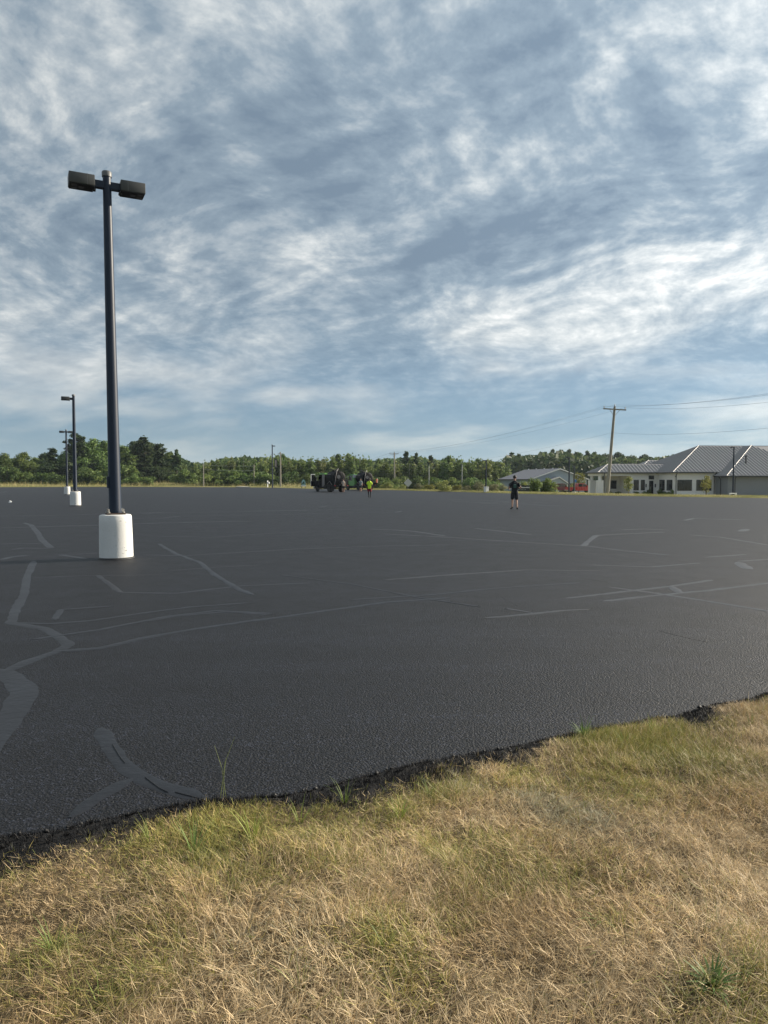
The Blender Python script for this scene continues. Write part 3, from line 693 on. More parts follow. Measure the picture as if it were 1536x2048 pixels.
def far_verge(name, x, y, L, W, cols, label, leanr=0.35, zoff=0.0):
    n = len(x); s = lot_dist(x, y); k = s > 0.05; x, y, L, W, s = x[k], y[k], L[k], W[k], s[k]; n = len(x)
    ci = np.clip(fb(x, y, 0.25, 5) * 1.6 - 0.3 + rng.normal(0, 0.3, n), 0, 0.999); cols = np.array(cols); idx = (ci * len(cols)).astype(int)
    c = cols[idx] * rng.uniform(0.7, 1.25, n)[:, None]
    me = blades(name, np.column_stack([x, y, gz(x, y, s) - 0.02]), L, W, rng.uniform(0, 6.28, n), np.abs(rng.normal(0, leanr, n)), rng.uniform(0, 0.9, n), c, M['grass_blade'], twist=rng.uniform(-1.5, 1.5, n))
    return tag(link(name, me), label, 'grass', kind='stuff')
G1 = [(0.15, 0.16, 0.05), (0.24, 0.24, 0.08), (0.33, 0.28, 0.12), (0.42, 0.34, 0.17)]
# strip along the right-hand edge
fa = np.array([(p.x, p.y) for p in far[5:]]); seg = np.linalg.norm(np.diff(fa, axis=0), axis=1); cum = np.concatenate([[0], np.cumsum(seg)])
n = 26000; tt = rng.uniform(0, cum[-1], n); i = np.clip(np.searchsorted(cum, tt) - 1, 0, len(seg) - 1); f = ((tt - cum[i]) / seg[i])[:, None]
pp = fa[i] * (1 - f) + fa[i + 1] * f; nd_ = np.stack([fa[i + 1][:, 1] - fa[i][:, 1], -(fa[i + 1][:, 0] - fa[i][:, 0])], -1); nd_ /= np.linalg.norm(nd_, axis=1)[:, None]
if (nd_[:, 1] < 0).mean() > 0.5: nd_ = -nd_
of = rng.gamma(1.4, 1.1, n)[:, None]; pp = pp + nd_ * of
far_verge('verge_grass', pp[:, 0], pp[:, 1], rng.uniform(0.06, 0.20, n), rng.uniform(0.012, 0.03, n), [(0.20, 0.20, 0.06), (0.30, 0.29, 0.10), (0.36, 0.33, 0.13), (0.42, 0.36, 0.18)], 'mown yellow-green grass strip behind the right edge of the asphalt')
# tall grass beyond the far edge on the left
n = 42000; x = rng.uniform(-125, -12, n); y = rng.uniform(118, 205, n); d = lot_dist(x, y); k = (d > 0.2) & (rng.random(n) < 0.25 + 0.75 * np.exp(-d / 14)); x, y, d = x[k], y[k], d[k]; n = len(x)
far_verge('tall_grass', x, y, np.where(d < 5, rng.uniform(0.08, 0.25, n), rng.uniform(0.45, 1.15, n) * (0.5 + fb(x, y, 0.15, 2))), np.where(d < 5, 0.05, rng.uniform(0.03, 0.07, n)), G1, 'tall pale meadow grass beyond the far left edge of the asphalt')

# ------------------------------------------------------------------ parking-lot lights
def lamp_head(parent, side, sc=1.0):
    s = side
    h = MB().box((0.23 * s if s > 0 else 0.68 * s, -0.17, -0.095), (0.68 * s if s > 0 else 0.23 * s, 0.17, 0.105), 0.012).build('lamp_head', M['lamp_housing'], parent, 30)
    d = MB().box((0.245 if s > 0 else -0.665, -0.158, -0.108), (0.665 if s > 0 else -0.245, 0.158, -0.0945)).build('door_frame', M['lamp_dark'], h)
    for (cx, cy) in ((0.59, -0.075), (0.59, 0.075), (0.46, 0.0)):
        MB().box((s * cx - 0.05, cy - 0.045, -0.114), (s * cx + 0.05, cy + 0.045, -0.1075), 0.002).build('lens', M['lamp_lens'], h)
    MB().box((s * 0.23 - 0.025, -0.04, -0.135), (s * 0.23 + 0.025, 0.04, -0.0955), 0.004).build('hinge', M['lamp_dark'], h)
    MB().box((s * 0.36 - 0.003, -0.1725, -0.0945), (s * 0.36 + 0.003, 0.1725, 0.1065)).build('seam', M['pole_cap'], h)
    return h
def light_pole(loc, height, heads, label, conc=True, rz=A, r0=0.118, r1=0.076, base_h=0.86, base_r=0.315, group='dark parking-lot lights on white drum bases', name='light_pole'):
    root = empty(name, loc, rz, label, 'light pole', group)
    zb = base_h if conc else 0.0
    if conc:
        prof = [(base_r + .004, -0.02), (base_r, 0.02), (base_r - 0.004, base_h * 0.4), (base_r - 0.012, base_h * 0.8), (base_r - 0.016, base_h - 0.035), (base_r - 0.03, base_h - 0.008), (base_r - 0.06, base_h)]
        MB().lathe(prof, 40).build('concrete_base', M['painted_concrete'], root, 40)
        rs = random.Random(int(height * 100))
        for k in range(26):      # scuffs and chips in the white paint
            a = rs.uniform(-2.9, 0.3) - rz; z = rs.uniform(0.05, base_h - 0.1); w_ = rs.uniform(0.006, 0.035); h_ = rs.uniform(0.004, 0.012)
            rr_ = base_r - 0.018 * z / base_h + 0.0015
            MB().face([(rr_ * math.cos(a + e * w_ / rr_), rr_ * math.sin(a + e * w_ / rr_), z + f * h_) for e, f in ((-1, -0.6), (0.2, -1), (1, 0.1), (0.4, 1), (-0.7, 0.7))]).build('paint_chip', M['rusty_steel'] if k % 3 else M['tar_black'], root)
        MB().lathe([(base_r + 0.03, 0.003), (base_r + 0.02, 0.02), (base_r + 0.003, 0.034)], 40).build('tar_ring', M['tar_black'], root, 40)
    MB().box((-0.17, -0.17, zb - 0.002), (0.17, 0.17, zb + 0.03), 0.004).build('base_plate', M['rusty_steel'], root)
    for sx in (-1, 1):
        for sy in (-1, 1):
            MB().tube([(0.135 * sx, 0.135 * sy, zb), (0.135 * sx, 0.135 * sy, zb + 0.11)], 0.013, 8).lathe([(0.026, zb + 0.03), (0.026, zb + 0.055)], 6, loc=(0.135 * sx, 0.135 * sy, 0)).build('anchor_bolt', M['bolt_steel'], root)
    MB().lathe([(r0 + 0.003, zb + 0.028), (r0 + 0.002, zb + 0.09), (r0, zb + 0.1), (r1, height - 0.06)], 28).build('pole', M['pole_paint'], root, 40)
    MB().box((-r0 - 0.022, -0.05, zb + 0.52), (-r0 + 0.02, 0.05, zb + 0.74), 0.006).build('handhole_cover', M['pole_paint'], root)
    MB().lathe([(r1 + 0.014, height - 0.10), (r1 + 0.016, height - 0.015), (r1 + 0.006, height), (0.01, height + 0.004)], 24).build('cap', M['pole_cap'], root, 40)
    zh = height - 0.26
    for s in heads:
        arm = MB().box((r1 * 0.7 if s > 0 else -0.235, -0.055, zh - 0.07), (0.235 if s > 0 else -r1 * 0.7, 0.055, zh + 0.065), 0.006).build('arm', M['pole_paint'], root)
        h = lamp_head(root, s); h.location = (0, 0, zh)
    return root
p1 = on_plane(233, 1120); p2 = on_plane(151, 1011.4); p3 = on_plane(134.5, 989)
p1.y += 0.3; p1 = Vector((p1.x * p1.y / (p1.y - 0.3), p1.y, 0))
h1 = at_depth(215, 345, p1.y).z; h2 = at_depth(146, 789, p2.y).z; h3 = at_depth(132, 859, p3.y).z
_lp = light_pole(p1, h1, (-1, 1), 'nearest tall dark twin-head light pole on a chipped white concrete drum')
_lp.rotation_euler = (0, -0.0085, A)      # it leans a touch to the left
light_pole(p2, h2, (-1,), 'middle light pole of the row, one lamp head, on a white drum')
light_pole(p3, h3, (-1, 1), 'farthest twin-head light pole of the row on a white drum')

# plain dark posts farther off
p = at_depth(545, 975, 152); pf = gp(p.x, p.y)
r_ = light_pole(pf, at_depth(544, 889, 152).z - pf.z, (), 'black light pole with a hanging banner at the far edge of the asphalt', conc=False, r0=0.15, r1=0.11, group=None)
hz_ = at_depth(544, 891, 152).z - pf.z
MB().box((0.1, -0.15, hz_ - 0.2), (0.62, 0.15, hz_ - 0.02), 0.01).build('lamp_head', M['pole_paint'], r_)
b_ = MB().box((0.45, -0.03, hz_ - 4.6), (1.05, 0.03, hz_ - 2.9)).build('banner', M['sign_black'], r_)
MB().box((0.62, -0.036, hz_ - 4.45), (0.88, -0.031, hz_ - 3.05)).build('banner_stripe', M['grey_panel'], b_)
for zz_ in (hz_ - 2.9, hz_ - 4.62): MB().tube([(0.1, 0, zz_), (1.1, 0, zz_)], 0.025, 6).build('banner_rod', M['pole_paint'], r_)
def thin_post(u, vb, vt, Y, r, mat, label, name='light_post', top=None, group=None):
    p = at_depth(u, vb, Y); g = gp(p.x, p.y); h = at_depth(u, vt, Y).z - g.z
    root = empty(name, g, A, label, 'light post' if name == 'light_post' else 'utility pole', group)
    MB().lathe([(r, -0.05), (r * 0.75, h)], 10).build('pole', M[mat], root, 40)
    if name == 'light_post':
        MB().lathe([(r * 2.4, -0.03), (r * 2.4, 0.35)], 14).build('footing', M['painted_concrete'], root, 40)
        MB().box((-0.42, -0.13, h - 0.14), (0.02, 0.13, h - 0.02), 0.01).build('lamp_head', M['pole_paint'], root)
    elif top:
        MB().box((-top, -0.05, h - 0.42), (top, 0.05, h - 0.30)).build('crossarm', M['weathered_wood'], root)
    return root
thin_post(972, 983, 920, 92, 0.10, 'pole_paint', 'thin dark light post standing among the pale shrubs at the verge')
thin_post(1138, 982, 914, 100, 0.11, 'pole_paint', 'taller of two black light posts by the red vehicles')
thin_post(1148, 977, 932, 128, 0.12, 'pole_paint', 'shorter black light post left of the small tree by the red pickup')
thin_post(858, 975, 930, 170, 0.10, 'silver', 'pale grey street light post in front of the dark tree gap')
thin_post(924, 972, 928, 175, 0.09, 'silver', 'faint grey street light post before the tree row')
thin_post(1466, 985, 893, 83, 0.10, 'pole_paint', 'slim black light post in front of the ribbed grey roof')
thin_post(561, 972, 904, 158, 0.19, 'weathered_wood', 'pale wooden utility pole beside the banner light pole', 'utility_pole', 0.55)
thin_post(407, 968, 928, 168, 0.14, 'weathered_wood', 'short pale wooden pole before the dark tree gap on the left', 'utility_pole')
thin_post(508, 962, 929, 176, 0.14, 'weathered_wood', 'short distant wooden pole joined by wires to another', 'utility_pole', 0.4)

# ------------------------------------------------------------------ power line
def utility_pole(base, top, r0, r1, arm_dir, label, arm=1.25):
    root = empty('utility_pole', base, 0, label, 'utility pole', None)
    t = top - base; d = t.normalized()
    MB().tube([-d * 0.3, t * 0.5, t], [r0, (r0 + r1) / 2, r1], 14).build('pole', M['weathered_wood'], root, 40)
    c = t - d * 0.35; ad = Vector(arm_dir).normalized()
    X = ad; Z = d; Y = Z.cross(X).normalized(); X = Y.cross(Z)
    mat = Matrix((X, Y, Z)).transposed().to_4x4(); mat.translation = c - Y * (r1 + 0.055)
    MB().box((-arm, -0.055, -0.065), (arm, 0.055, 0.065), 0.01, mat).build('crossarm', M['weathered_wood'], root)
    for s in (-1, 1):
        MB().tube([mat @ Vector((s * 0.55, -0.03, -0.05)), mat @ Vector((s * 0.03, 0.0, -0.75))], 0.022, 6).build('brace', M['weathered_wood'], root)
    tips = []
    for k in (-arm + 0.1, arm - 0.12):
        q = mat @ Vector((k, 0, 0.06))
        MB().tube([q, q + Z * 0.10], 0.02, 6).lathe([(0.05, 0.08), (0.075, 0.12), (0.05, 0.17), (0.065, 0.21), (0.03, 0.25)], 10, loc=q).build('insulator', M['insulator'], root)
        tips.append(base + q + Z * 0.22)
    q = t; MB().lathe([(0.03, -0.02), (0.05, 0.08), (0.07, 0.13), (0.03, 0.24)], 10, loc=q).build('insulator', M['insulator'], root)
    tips.append(base + q + Z * 0.2)
    q = t * 0.70; tips.append(base + q + Vector((-0.1, -0.12, 0)))
    MB().box(q - Vector((0.14, 0.26, 0.06)), q + Vector((0.02, 0.0, 0.06))).build('wire_clamp', M['insulator'], root)
    return root, tips
bp_ = at_depth(1214.5, 989, 81); bp_ = gp(bp_.x, bp_.y); tp_ = at_depth(1229.5, 813, 81.5)
upA, tipsA = utility_pole(bp_, tp_, 0.20, 0.13, (1, -0.18, -0.05), 'tall weathered wooden utility pole leaning to the right beside the white-walled building')
bp2 = at_depth(789, 978, 178); bp2 = gp(bp2.x, bp2.y); tp2 = at_depth(788.5, 905, 178)
upB, tipsB = utility_pole(bp2, tp2, 0.22, 0.15, (1, -0.2, 0), 'upright wooden utility pole in front of the trees right of the trucks', 1.15)
tipsC = [at_depth(u, v, 40) for u, v in ((1700, 762), (1700, 784), (1700, 766), (1700, 838))]
tipsD = [b + (b - a) * 0.7 + Vector((0, 0, -0.6)) for a, b in zip(tipsA, tipsB)]
def wire(a, b, sag, r, label, group='power lines along the road'):
    pts = [a.lerp(b, i / 24) - Vector((0, 0, sag * 4 * (i / 24) * (1 - i / 24))) for i in range(25)]
    root = MB().tube([q - a for q in pts], r, 5).build('power_line', M['wire'], None, 60, loc=a); tag(root, label, 'power line', group)
nm = ('outer', 'inner', 'top', 'low single')
for i, (a, b, c, d) in enumerate(zip(tipsB, tipsA, tipsC, tipsD)):
    wire(a, b, 1.1 if i < 3 else 1.4, 0.008, f'{nm[i]} power line sagging from the upright pole to the leaning pole')
    wire(b, c, 0.45, 0.008, f'{nm[i]} power line running off the right of the picture from the leaning pole')
    if i != 3: wire(a, d, 0.5, 0.010, f'{nm[i]} power line running behind the trees left of the upright pole')
for dz, w in ((0.0, 'upper'), (-1.0, 'lower')):
    a = at_depth(407, 929, 168) + Vector((0, 0, -0.1 + dz * 1.0)); b = at_depth(508, 930, 176) + Vector((0, 0, -0.25 + dz * 1.1))
    wire(a, b, 0.15, 0.02, f'{w} wire strung between the two short wooden poles on the left', 'wires between the short poles')

# ------------------------------------------------------------------ signs and small things at the far edge
p = at_depth(816, 978, 124); g = gp(p.x, p.y); s = empty('road_sign', g, R(8), 'grey back of a diamond road sign beside the upright utility pole', 'road sign')
zc_ = at_depth(816, 965.5, 124).z - g.z; a_ = 0.72
MB().prism([(-a_, -0.01, zc_), (0, -0.01, zc_ - a_ * 1.05), (a_, -0.01, zc_), (0, -0.01, zc_ + a_ * 1.05)], (0, 0.02, 0)).build('panel', M['sign_aluminium'], s)
MB().box((-0.04, 0.012, -0.1), (0.04, 0.06, zc_ + 0.4)).build('post', M['weathered_wood'], s)
for zz_ in (zc_ - 0.35, zc_ + 0.35): MB().lathe([(0.035, -0.02), (0.035, -0.012)], 8, axis='Y', loc=(0, 0, zz_)).build('bolt', M['bolt_steel'], s)
p = at_depth(607, 973, 137); g = gp(p.x, p.y); s = empty('emblem_sign', g, R(20), 'pale teal sign shaped like a curved sail over waves, left of the trucks', 'sign')
k_ = 137 / F_PX
def sp_(u, v): return ((u - 607) * k_, 0, (972.5 - v) * k_ + 0.12)
def plate(name, pts, mat, par, y0=-0.05, th=0.1): return MB().prism([(x_, y0, z_) for x_, _, z_ in (sp_(*q) for q in pts)], (0, th, 0)).build(name, M[mat], par)
plate('sail', [(603, 964), (603.4, 960.5), (605, 957.4), (606.8, 956), (608.4, 956.6), (609.6, 958.6), (610.6, 961), (611, 963.6), (609.3, 963.8), (609, 961), (607.8, 958.8), (606.6, 960.4), (604.6, 962.6)], 'teal_sign', s)
plate('hull', [(603, 965.0), (611.2, 965.0), (610.2, 966.4), (604, 966.4)], 'teal_sign', s)
plate('wave_band', [(602, 967.2), (612.2, 967.2), (612.2, 969.6), (602, 969.6)], 'white_paint', s)
plate('backing', [(602.4, 967.2), (603.4, 960), (605.4, 956), (607.4, 955.4), (609.6, 957), (611.4, 962), (611.8, 967.2)], 'green_print', s, 0.055, 0.05)
for dx in (-0.32, 0.32): MB().box((dx - 0.04, -0.04, -0.1), (dx + 0.04, 0.04, 0.42)).build('leg', M['dark_trim'], s)
p = at_depth(535, 974, 156); g = gp(p.x, p.y); s = empty('mailbox', g, R(-30), 'white mailbox on a white post at the far asphalt edge', 'mailbox')
MB().box((-0.09, -0.09, -0.05), (0.09, 0.09, 1.45), 0.01).build('post', M['white_paint'], s)
bm_ = MB(); bm_.prism([(-0.02 + 0.26 + 0.26 * math.cos(a), -0.14, 0.98 + 0.17 * math.sin(a)) for a in np.linspace(0, math.pi, 9)] + [(-0.02, -0.14, 0.74), (0.5, -0.14, 0.74)], (0, 0.28, 0)); bm_.build('box', M['white_paint'], s)
MB().box((0.5, -0.1, 0.76), (0.515, 0.1, 1.05), 0.004).build('door', M['sign_aluminium'], s)
p = on_plane(20, 1005.5); lit = MB(); lit.prism([(-0.06, 0, 0.0), (0.05, -0.02, 0.0), (0.09, 0.03, 0.05), (0.02, 0.05, 0.12), (-0.05, 0.02, 0.13), (-0.1, 0.0, 0.05)], (0.01, 0.03, 0.012))
tag(lit.build('litter', M['litter_white'], None, loc=p), 'crumpled scrap of white litter lying on the far left asphalt', 'litter')
# concrete kerb at the drive
kp = [on_plane(u, v) for u, v in ((470, 974.4), (488, 974.9), (500, 975.3), (496, 974.6), (486, 974.0))]
mb_ = MB(); mb_.prism([(q.x, q.y, 0.0) for q in kp], (0, 0, 0.16)); kb = mb_.build('kerb', M['concrete']); tag(kb, 'pale concrete kerb end at the drive beyond the asphalt', kind='structure')
for nm_, u, v, Y, w in (('utility_box', 972.5, 984.5, 90, 0.45), ('utility_box', 1465.5, 989.5, 76, 0.5)):
    p = at_depth(u, v, Y); g = gp(p.x, p.y)
    b = empty('utility_box', g, A, 'small white utility box at the foot of the post among shrubs' if u < 1000 else 'low white utility frame in front of the grey wing', 'utility box')
    if u < 1000:
        MB().box((-w / 2, -w / 2, -0.1), (w / 2, w / 2, 0.62), 0.02).build('cabinet', M['white_paint'], b); MB().box((-w / 2 - .02, -w / 2 - .02, 0.621), (w / 2 + .02, w / 2 + .02, 0.66)).build('lid', M['white_trim'], b)
    else:
        MB().box((-w, -0.06, 0.45), (w * 0.75, 0.06, 0.55)).build('rail', M['white_paint'], b); MB().box((w * 0.76, -0.08, -0.1), (w * 1.05, 0.08, 0.55), 0.01).build('post', M['white_paint'], b); MB().box((-w, -0.03, -0.1), (-w + 0.08, 0.03, 0.449)).build('leg', M['white_paint'], b)

# ------------------------------------------------------------------ trees
def leaf_quads(P, Nrm, size, col, seed=0):
    """one small folded leaf-clump face per point"""
    r = np.random.default_rng(seed); n = len(P)
    a = r.normal(size=(n, 3)); a -= (a * Nrm).sum(1)[:, None] * Nrm; a /= np.linalg.norm(a, axis=1)[:, None] + 1e-9
    b = np.cross(Nrm, a); s = size[:, None]
    k = r.uniform(0.5, 0.9, n)[:, None]
    v = np.stack([P - a * s, P - b * s * k + Nrm * s * 0.25, P + a * s, P + b * s * k + Nrm * s * 0.25], 1).reshape(-1, 3)
    q = np.arange(4 * n).reshape(n, 4)
    return v, q, np.repeat(col, 4, axis=0)
def crown_mesh(name, blobs, n, size, pal, seed, inner=0.35):
    """leaves spread through the volume of many uneven clumps (x, y, z, rx, rz)"""
    r = np.random.default_rng(seed); B = np.array(blobs); w = B[:, 3] ** 2; w /= w.sum()
    i = r.choice(len(B), n, p=w); d = r.normal(size=(n, 3)); d /= np.linalg.norm(d, axis=1)[:, None]
    rad = np.where(r.random(n) < inner, r.random(n) ** 0.6, r.uniform(0.75, 1.12, n))[:, None]
    P = B[i, :3] + d * rad * np.stack([B[i, 3], B[i, 3], B[i, 4]], -1)
    N = d * 0.8 + r.normal(size=(n, 3)) * 0.55 + np.array([0, 0, 0.25]); N /= np.linalg.norm(N, axis=1)[:, None]
    cl = r.random(len(B))[i]; f = np.clip(0.5 * cl + 0.5 * r.random(n), 0, 0.999)
    pal = np.array(pal); c = pal[(f * len(pal)).astype(int)] * r.uniform(0.75, 1.25, n)[:, None]
    v, q, cc = leaf_quads(P, N, size * r.uniform(0.6, 1.3, n), c, seed + 1)
    return np_mesh(name, v, q, M['leaf'], cc)
PAL_D = [(0.062, 0.101, 0.03), (0.095, 0.148, 0.041), (0.136, 0.195, 0.052), (0.19, 0.244, 0.067)]
PAL_A = [(0.106, 0.147, 0.044), (0.156, 0.201, 0.059), (0.218, 0.259, 0.08), (0.289, 0.313, 0.104)]
PAL_P = [(0.033, 0.06, 0.026), (0.05, 0.084, 0.034), (0.074, 0.109, 0.043), (0.102, 0.136, 0.057)]
PAL_Y = [(0.10, 0.12, 0.03), (0.16, 0.18, 0.045), (0.22, 0.23, 0.06), (0.28, 0.27, 0.08)]
PAL_S = [(0.10, 0.12, 0.06), (0.16, 0.17, 0.09), (0.22, 0.22, 0.12), (0.30, 0.29, 0.18)]
def trunk_mesh(name, h, r0, limbs, mat, rr):
    mb = MB(); lean = [Vector((rr.uniform(-.02, .02) * h * k, rr.uniform(-.02, .02) * h * k, h * k)) for k in (0, .3, .6, .85)]
    lean[0] = Vector((0, 0, -0.3)); mb.tube(lean, [r0, r0 * .8, r0 * .5, r0 * .2], 7)
    for a, b in limbs: mb.tube([a, (a + b) / 2 + Vector((0, 0, 0.06 * h * 0.3)), b], [r0 * .35, r0 * .25, r0 * .1], 5)
    return mb.mesh(name, M[mat], 60)
def proto_decid(seed, h, w, base=0.16, pal=PAL_D, n=3600, leaf=0.26, point=0.6, bark='bark', nb=34):
    rr = random.Random(seed); blobs = []; limbs = []
    for i in range(nb):
        f = rr.random() ** 0.85; z = h * (base + (1 - base) * f * 0.95)
        prof = math.sin(math.pi * min(1, (0.16 + 0.84 * f)) ** (1 + point * 0.6)) ** 0.7
        rad = w * 0.5 * max(0.12, prof) * rr.uniform(0.35, 0.95); a = rr.uniform(0, 6.283)
        br = w * rr.uniform(0.11, 0.20) * (0.6 + 0.5 * prof)
        c = Vector((rad * math.cos(a), rad * math.sin(a), z)); blobs.append((c.x, c.y, c.z, br, br * rr.uniform(0.7, 1.3)))
        if i % 3 == 0: limbs.append((Vector((0, 0, z * 0.72)), c))
    for k in range(4): blobs.append((rr.uniform(-.1, .1) * w, rr.uniform(-.1, .1) * w, h * rr.uniform(0.86, 0.95), w * 0.07, h * 0.06))
    return crown_mesh('crown', blobs, n, leaf, pal, seed), trunk_mesh('trunk', h, 0.018 * h + 0.04, limbs, bark, rr)
def proto_aspen(seed, h=9.5, w=5.0, pal=None):
    """several upswept leaders, each a tapering plume of leaves"""
    rr = random.Random(seed); blobs = []; limbs = []
    for i in range(13):
        a = rr.uniform(0, 6.283); rad = w * 0.42 * rr.random() ** 0.6; top = h * (1.0 - 0.55 * (rad / (w * 0.42)) ** 1.6 * rr.uniform(0.5, 1.1)) * rr.uniform(0.9, 1.0)
        b0 = Vector((rad * 0.5 * math.cos(a), rad * 0.5 * math.sin(a), h * rr.uniform(0.02, 0.2))); t0 = Vector((rad * math.cos(a), rad * math.sin(a), top)); limbs.append((b0, t0))
        for k in range(8):
            f = k / 7; p = b0.lerp(t0, f); br = w * (0.16 * (1 - f) ** 0.6 + 0.035) * rr.uniform(0.75, 1.2)
            blobs.append((p.x + rr.gauss(0, .18), p.y + rr.gauss(0, .18), p.z, br, h * 0.075 * (1 - 0.6 * f) * rr.uniform(0.8, 1.3)))
    return crown_mesh('crown', blobs, 6500, 0.24, pal, seed, 0.4), trunk_mesh('trunk', h, 0.14, limbs, 'pale_bark', rr)
def proto_pine(seed, h, w, base=0.2, n=3600, leaf=0.28, pal=PAL_P, ragged=0.5):
    rr = random.Random(seed); blobs = []; limbs = []; z = h * base
    while z < h * 0.97:
        f = (z / h - base) / (1 - base); reach = w * 0.5 * (1 - f) ** 0.65 * (0.75 + 0.35 * math.sin(f * 9 + seed)) + 0.25
        for k in range(rr.randint(4, 6)):
            a = rr.uniform(0, 6.283); L = reach * rr.uniform(1 - ragged, 1.1); tip = Vector((L * math.cos(a), L * math.sin(a), z + L * rr.uniform(0.0, 0.28)))
            limbs.append((Vector((0, 0, z)), tip))
            for t in (0.5, 0.78, 1.0):
                p = Vector((0, 0, z)).lerp(tip, t); br = 0.19 * L + 0.32; blobs.append((p.x, p.y, p.z, br * rr.uniform(.7, 1.15), br * rr.uniform(0.5, 0.85)))
        z += h * rr.uniform(0.03, 0.06)
    blobs += [(0, 0, h * kk, 0.35 + 1.3 * (1 - kk), 0.55) for kk in (0.98, 0.93, 0.86, 0.78, 0.7, 0.6)]
    return crown_mesh('crown', blobs, n, leaf, pal, seed, 0.5), trunk_mesh('trunk', h, 0.016 * h, limbs, 'bark', rr)
def proto_bush(seed, h, w, pal, n=1300, leaf=0.10):
    rr = random.Random(seed); blobs = []
    for i in range(16):
        a = rr.uniform(0, 6.283); rad = w * 0.42 * rr.random() ** 0.6; z = h * rr.uniform(0.12, 0.82) * (1 - 0.45 * rad / (w * 0.5))
        br = w * rr.uniform(0.12, 0.22); blobs.append((rad * math.cos(a), rad * math.sin(a), z, br, br * 0.85 * h / w * 1.2))
    mb = MB()
    for i in range(5):
        a = i * 1.26; mb.tube([(0.05 * math.cos(a), 0.05 * math.sin(a), -0.1), (w * .2 * math.cos(a), w * .2 * math.sin(a), h * 0.6)], [0.03, 0.012], 5)
    return crown_mesh('foliage', blobs, n, leaf, pal, seed), mb.mesh('stems', M['bark'])
PROTO = {'aspen': [(proto_aspen(10 + i, 9.5, 5.8, PAL_A if i % 2 else PAL_D), 9.5) for i in range(5)],
         'round': [(proto_decid(30 + i, 11.0, 8.4, 0.06, PAL_D, 6500, 0.26, 0.3, 'bark', 48), 11.0) for i in range(3)],
         'darkround': [(proto_decid(40 + i, 11.0, 8.4, 0.06, PAL_P, 5000, 0.30, 0.3, 'bark', 44), 11.0) for i in range(2)],
         'pine': [(proto_pine(50 + i, 15.0, 8.4, 0.14, 6500, 0.30), 15.0) for i in range(3)],
         'tallpine': [(proto_pine(60 + i, 14.0, 6.4, 0.40, 4200, 0.34), 14.0) for i in range(2)],
         'bush': [(proto_bush(70 + i, 3.0, 3.8, PAL_D, 1700, 0.15), 3.0) for i in range(2)],
         'lightbush': [(proto_bush(75 + i, 2.0, 2.9, PAL_A, 1500, 0.085), 2.0) for i in range(2)],
         'paleshrub': [(proto_bush(80 + i, 1.8, 2.4, PAL_S, 1400, 0.07), 1.8) for i in range(2)],
         'yellowbush': [(proto_bush(85, 2.0, 3.0, PAL_Y, 1500, 0.085), 2.0)],
         'young': [(proto_decid(90 + i, 4.0, 2.3, 0.24, PAL_Y, 900, 0.11, 0.9), 4.0) for i in range(3)]}
CNT = {}
def plant(kind, u, vtop, Y, label, group=None, cat=None, wide=1.0, zbase=None, name=None):
    p = at_depth(u, vtop, Y); g = gp(p.x, p.y) if zbase is None else Vector((p.x, p.y, zbase))
    i = CNT.get(kind, 0); CNT[kind] = i + 1; (cr, tr), h0 = PROTO[kind][i % len(PROTO[kind])]
    sc = max(0.25, (p.z - g.z) / h0)
    nm = name or {'aspen': 'aspen_tree', 'round': 'broadleaf_tree', 'darkround': 'broadleaf_tree', 'pine': 'pine_tree', 'tallpine': 'pine_tree', 'young': 'young_tree'}.get(kind, 'shrub')
    root = empty(nm, g, (u * 1.7) % 6.28, label, cat or ('tree' if 'tree' in nm else 'shrub'), group)
    root.scale = (sc * wide, sc * wide, sc)
    link(cr.name.split('.')[0], cr, None, root); link(tr.name.split('.')[0], tr, None, root)
    return root
ORD = 'first second third fourth fifth sixth seventh eighth ninth tenth eleventh twelfth'.split()
def nth(key):
    i = CNT.get(key, 0); CNT[key] = i + 1; return ORD[i]
# left wood
for a in [('round', -95, 905, 176, 'broad tree beyond the left edge of the picture'), ('round', 8, 908, 178, 'broad dark green tree at the far left of the tree line'), ('round', 48, 906, 182, 'rounded green tree second from the left in the tree line'),
          ('pine', 105, 895, 176, 'bushy pine just left of the two far light poles'), ('round', 72, 915, 196, 'lower dark tree between the left broad trees and the bushy pine'),
          ('pine', 152, 866, 180, 'tallest ragged pine rising behind the middle light pole'), ('round', 185, 880, 184, 'tall leafy tree right of the tallest ragged pine'), ('round', 206, 884, 188, 'leafy tree just left of the nearest pole'),
          ('round', 246, 892, 190, 'dark leafy tree just right of the nearest pole'), ('pine', 287, 871, 182, 'tall full pine right of the nearest pole'), ('pine', 318, 886, 186, 'brownish pine with bare lower trunk right of the tall full pine'),
          ('pine', 270, 882, 196, 'dark pine half hidden behind the tall full pine'), ('tallpine', 353, 899, 176, 'slim pine at the right end of the left wood'), ('round', 130, 905, 200, 'dark tree filling behind the far light poles'), ('round', 340, 905, 200, 'dim tree behind the slim pine'), ('round', 226, 887, 198, 'leafy tree right behind the nearest pole'), ('round', 268, 889, 202, 'leafy tree filling between the nearest pole and the tall full pine'), ('darkround', 303, 888, 200, 'dark tree filling between the two tall pines'), ('round', 165, 886, 200, 'leafy tree behind the tallest ragged pine'), ('darkround', 25, 918, 205, 'dim tree behind the leftmost broad tree'), ('darkround', 90, 908, 205, 'dim tree behind the bushy pine')]:
    plant(a[0], a[1], a[2], a[3] + 24, a[4], 'trees of the left wood', wide=1.35 if a[0] == 'pine' else 1.1)
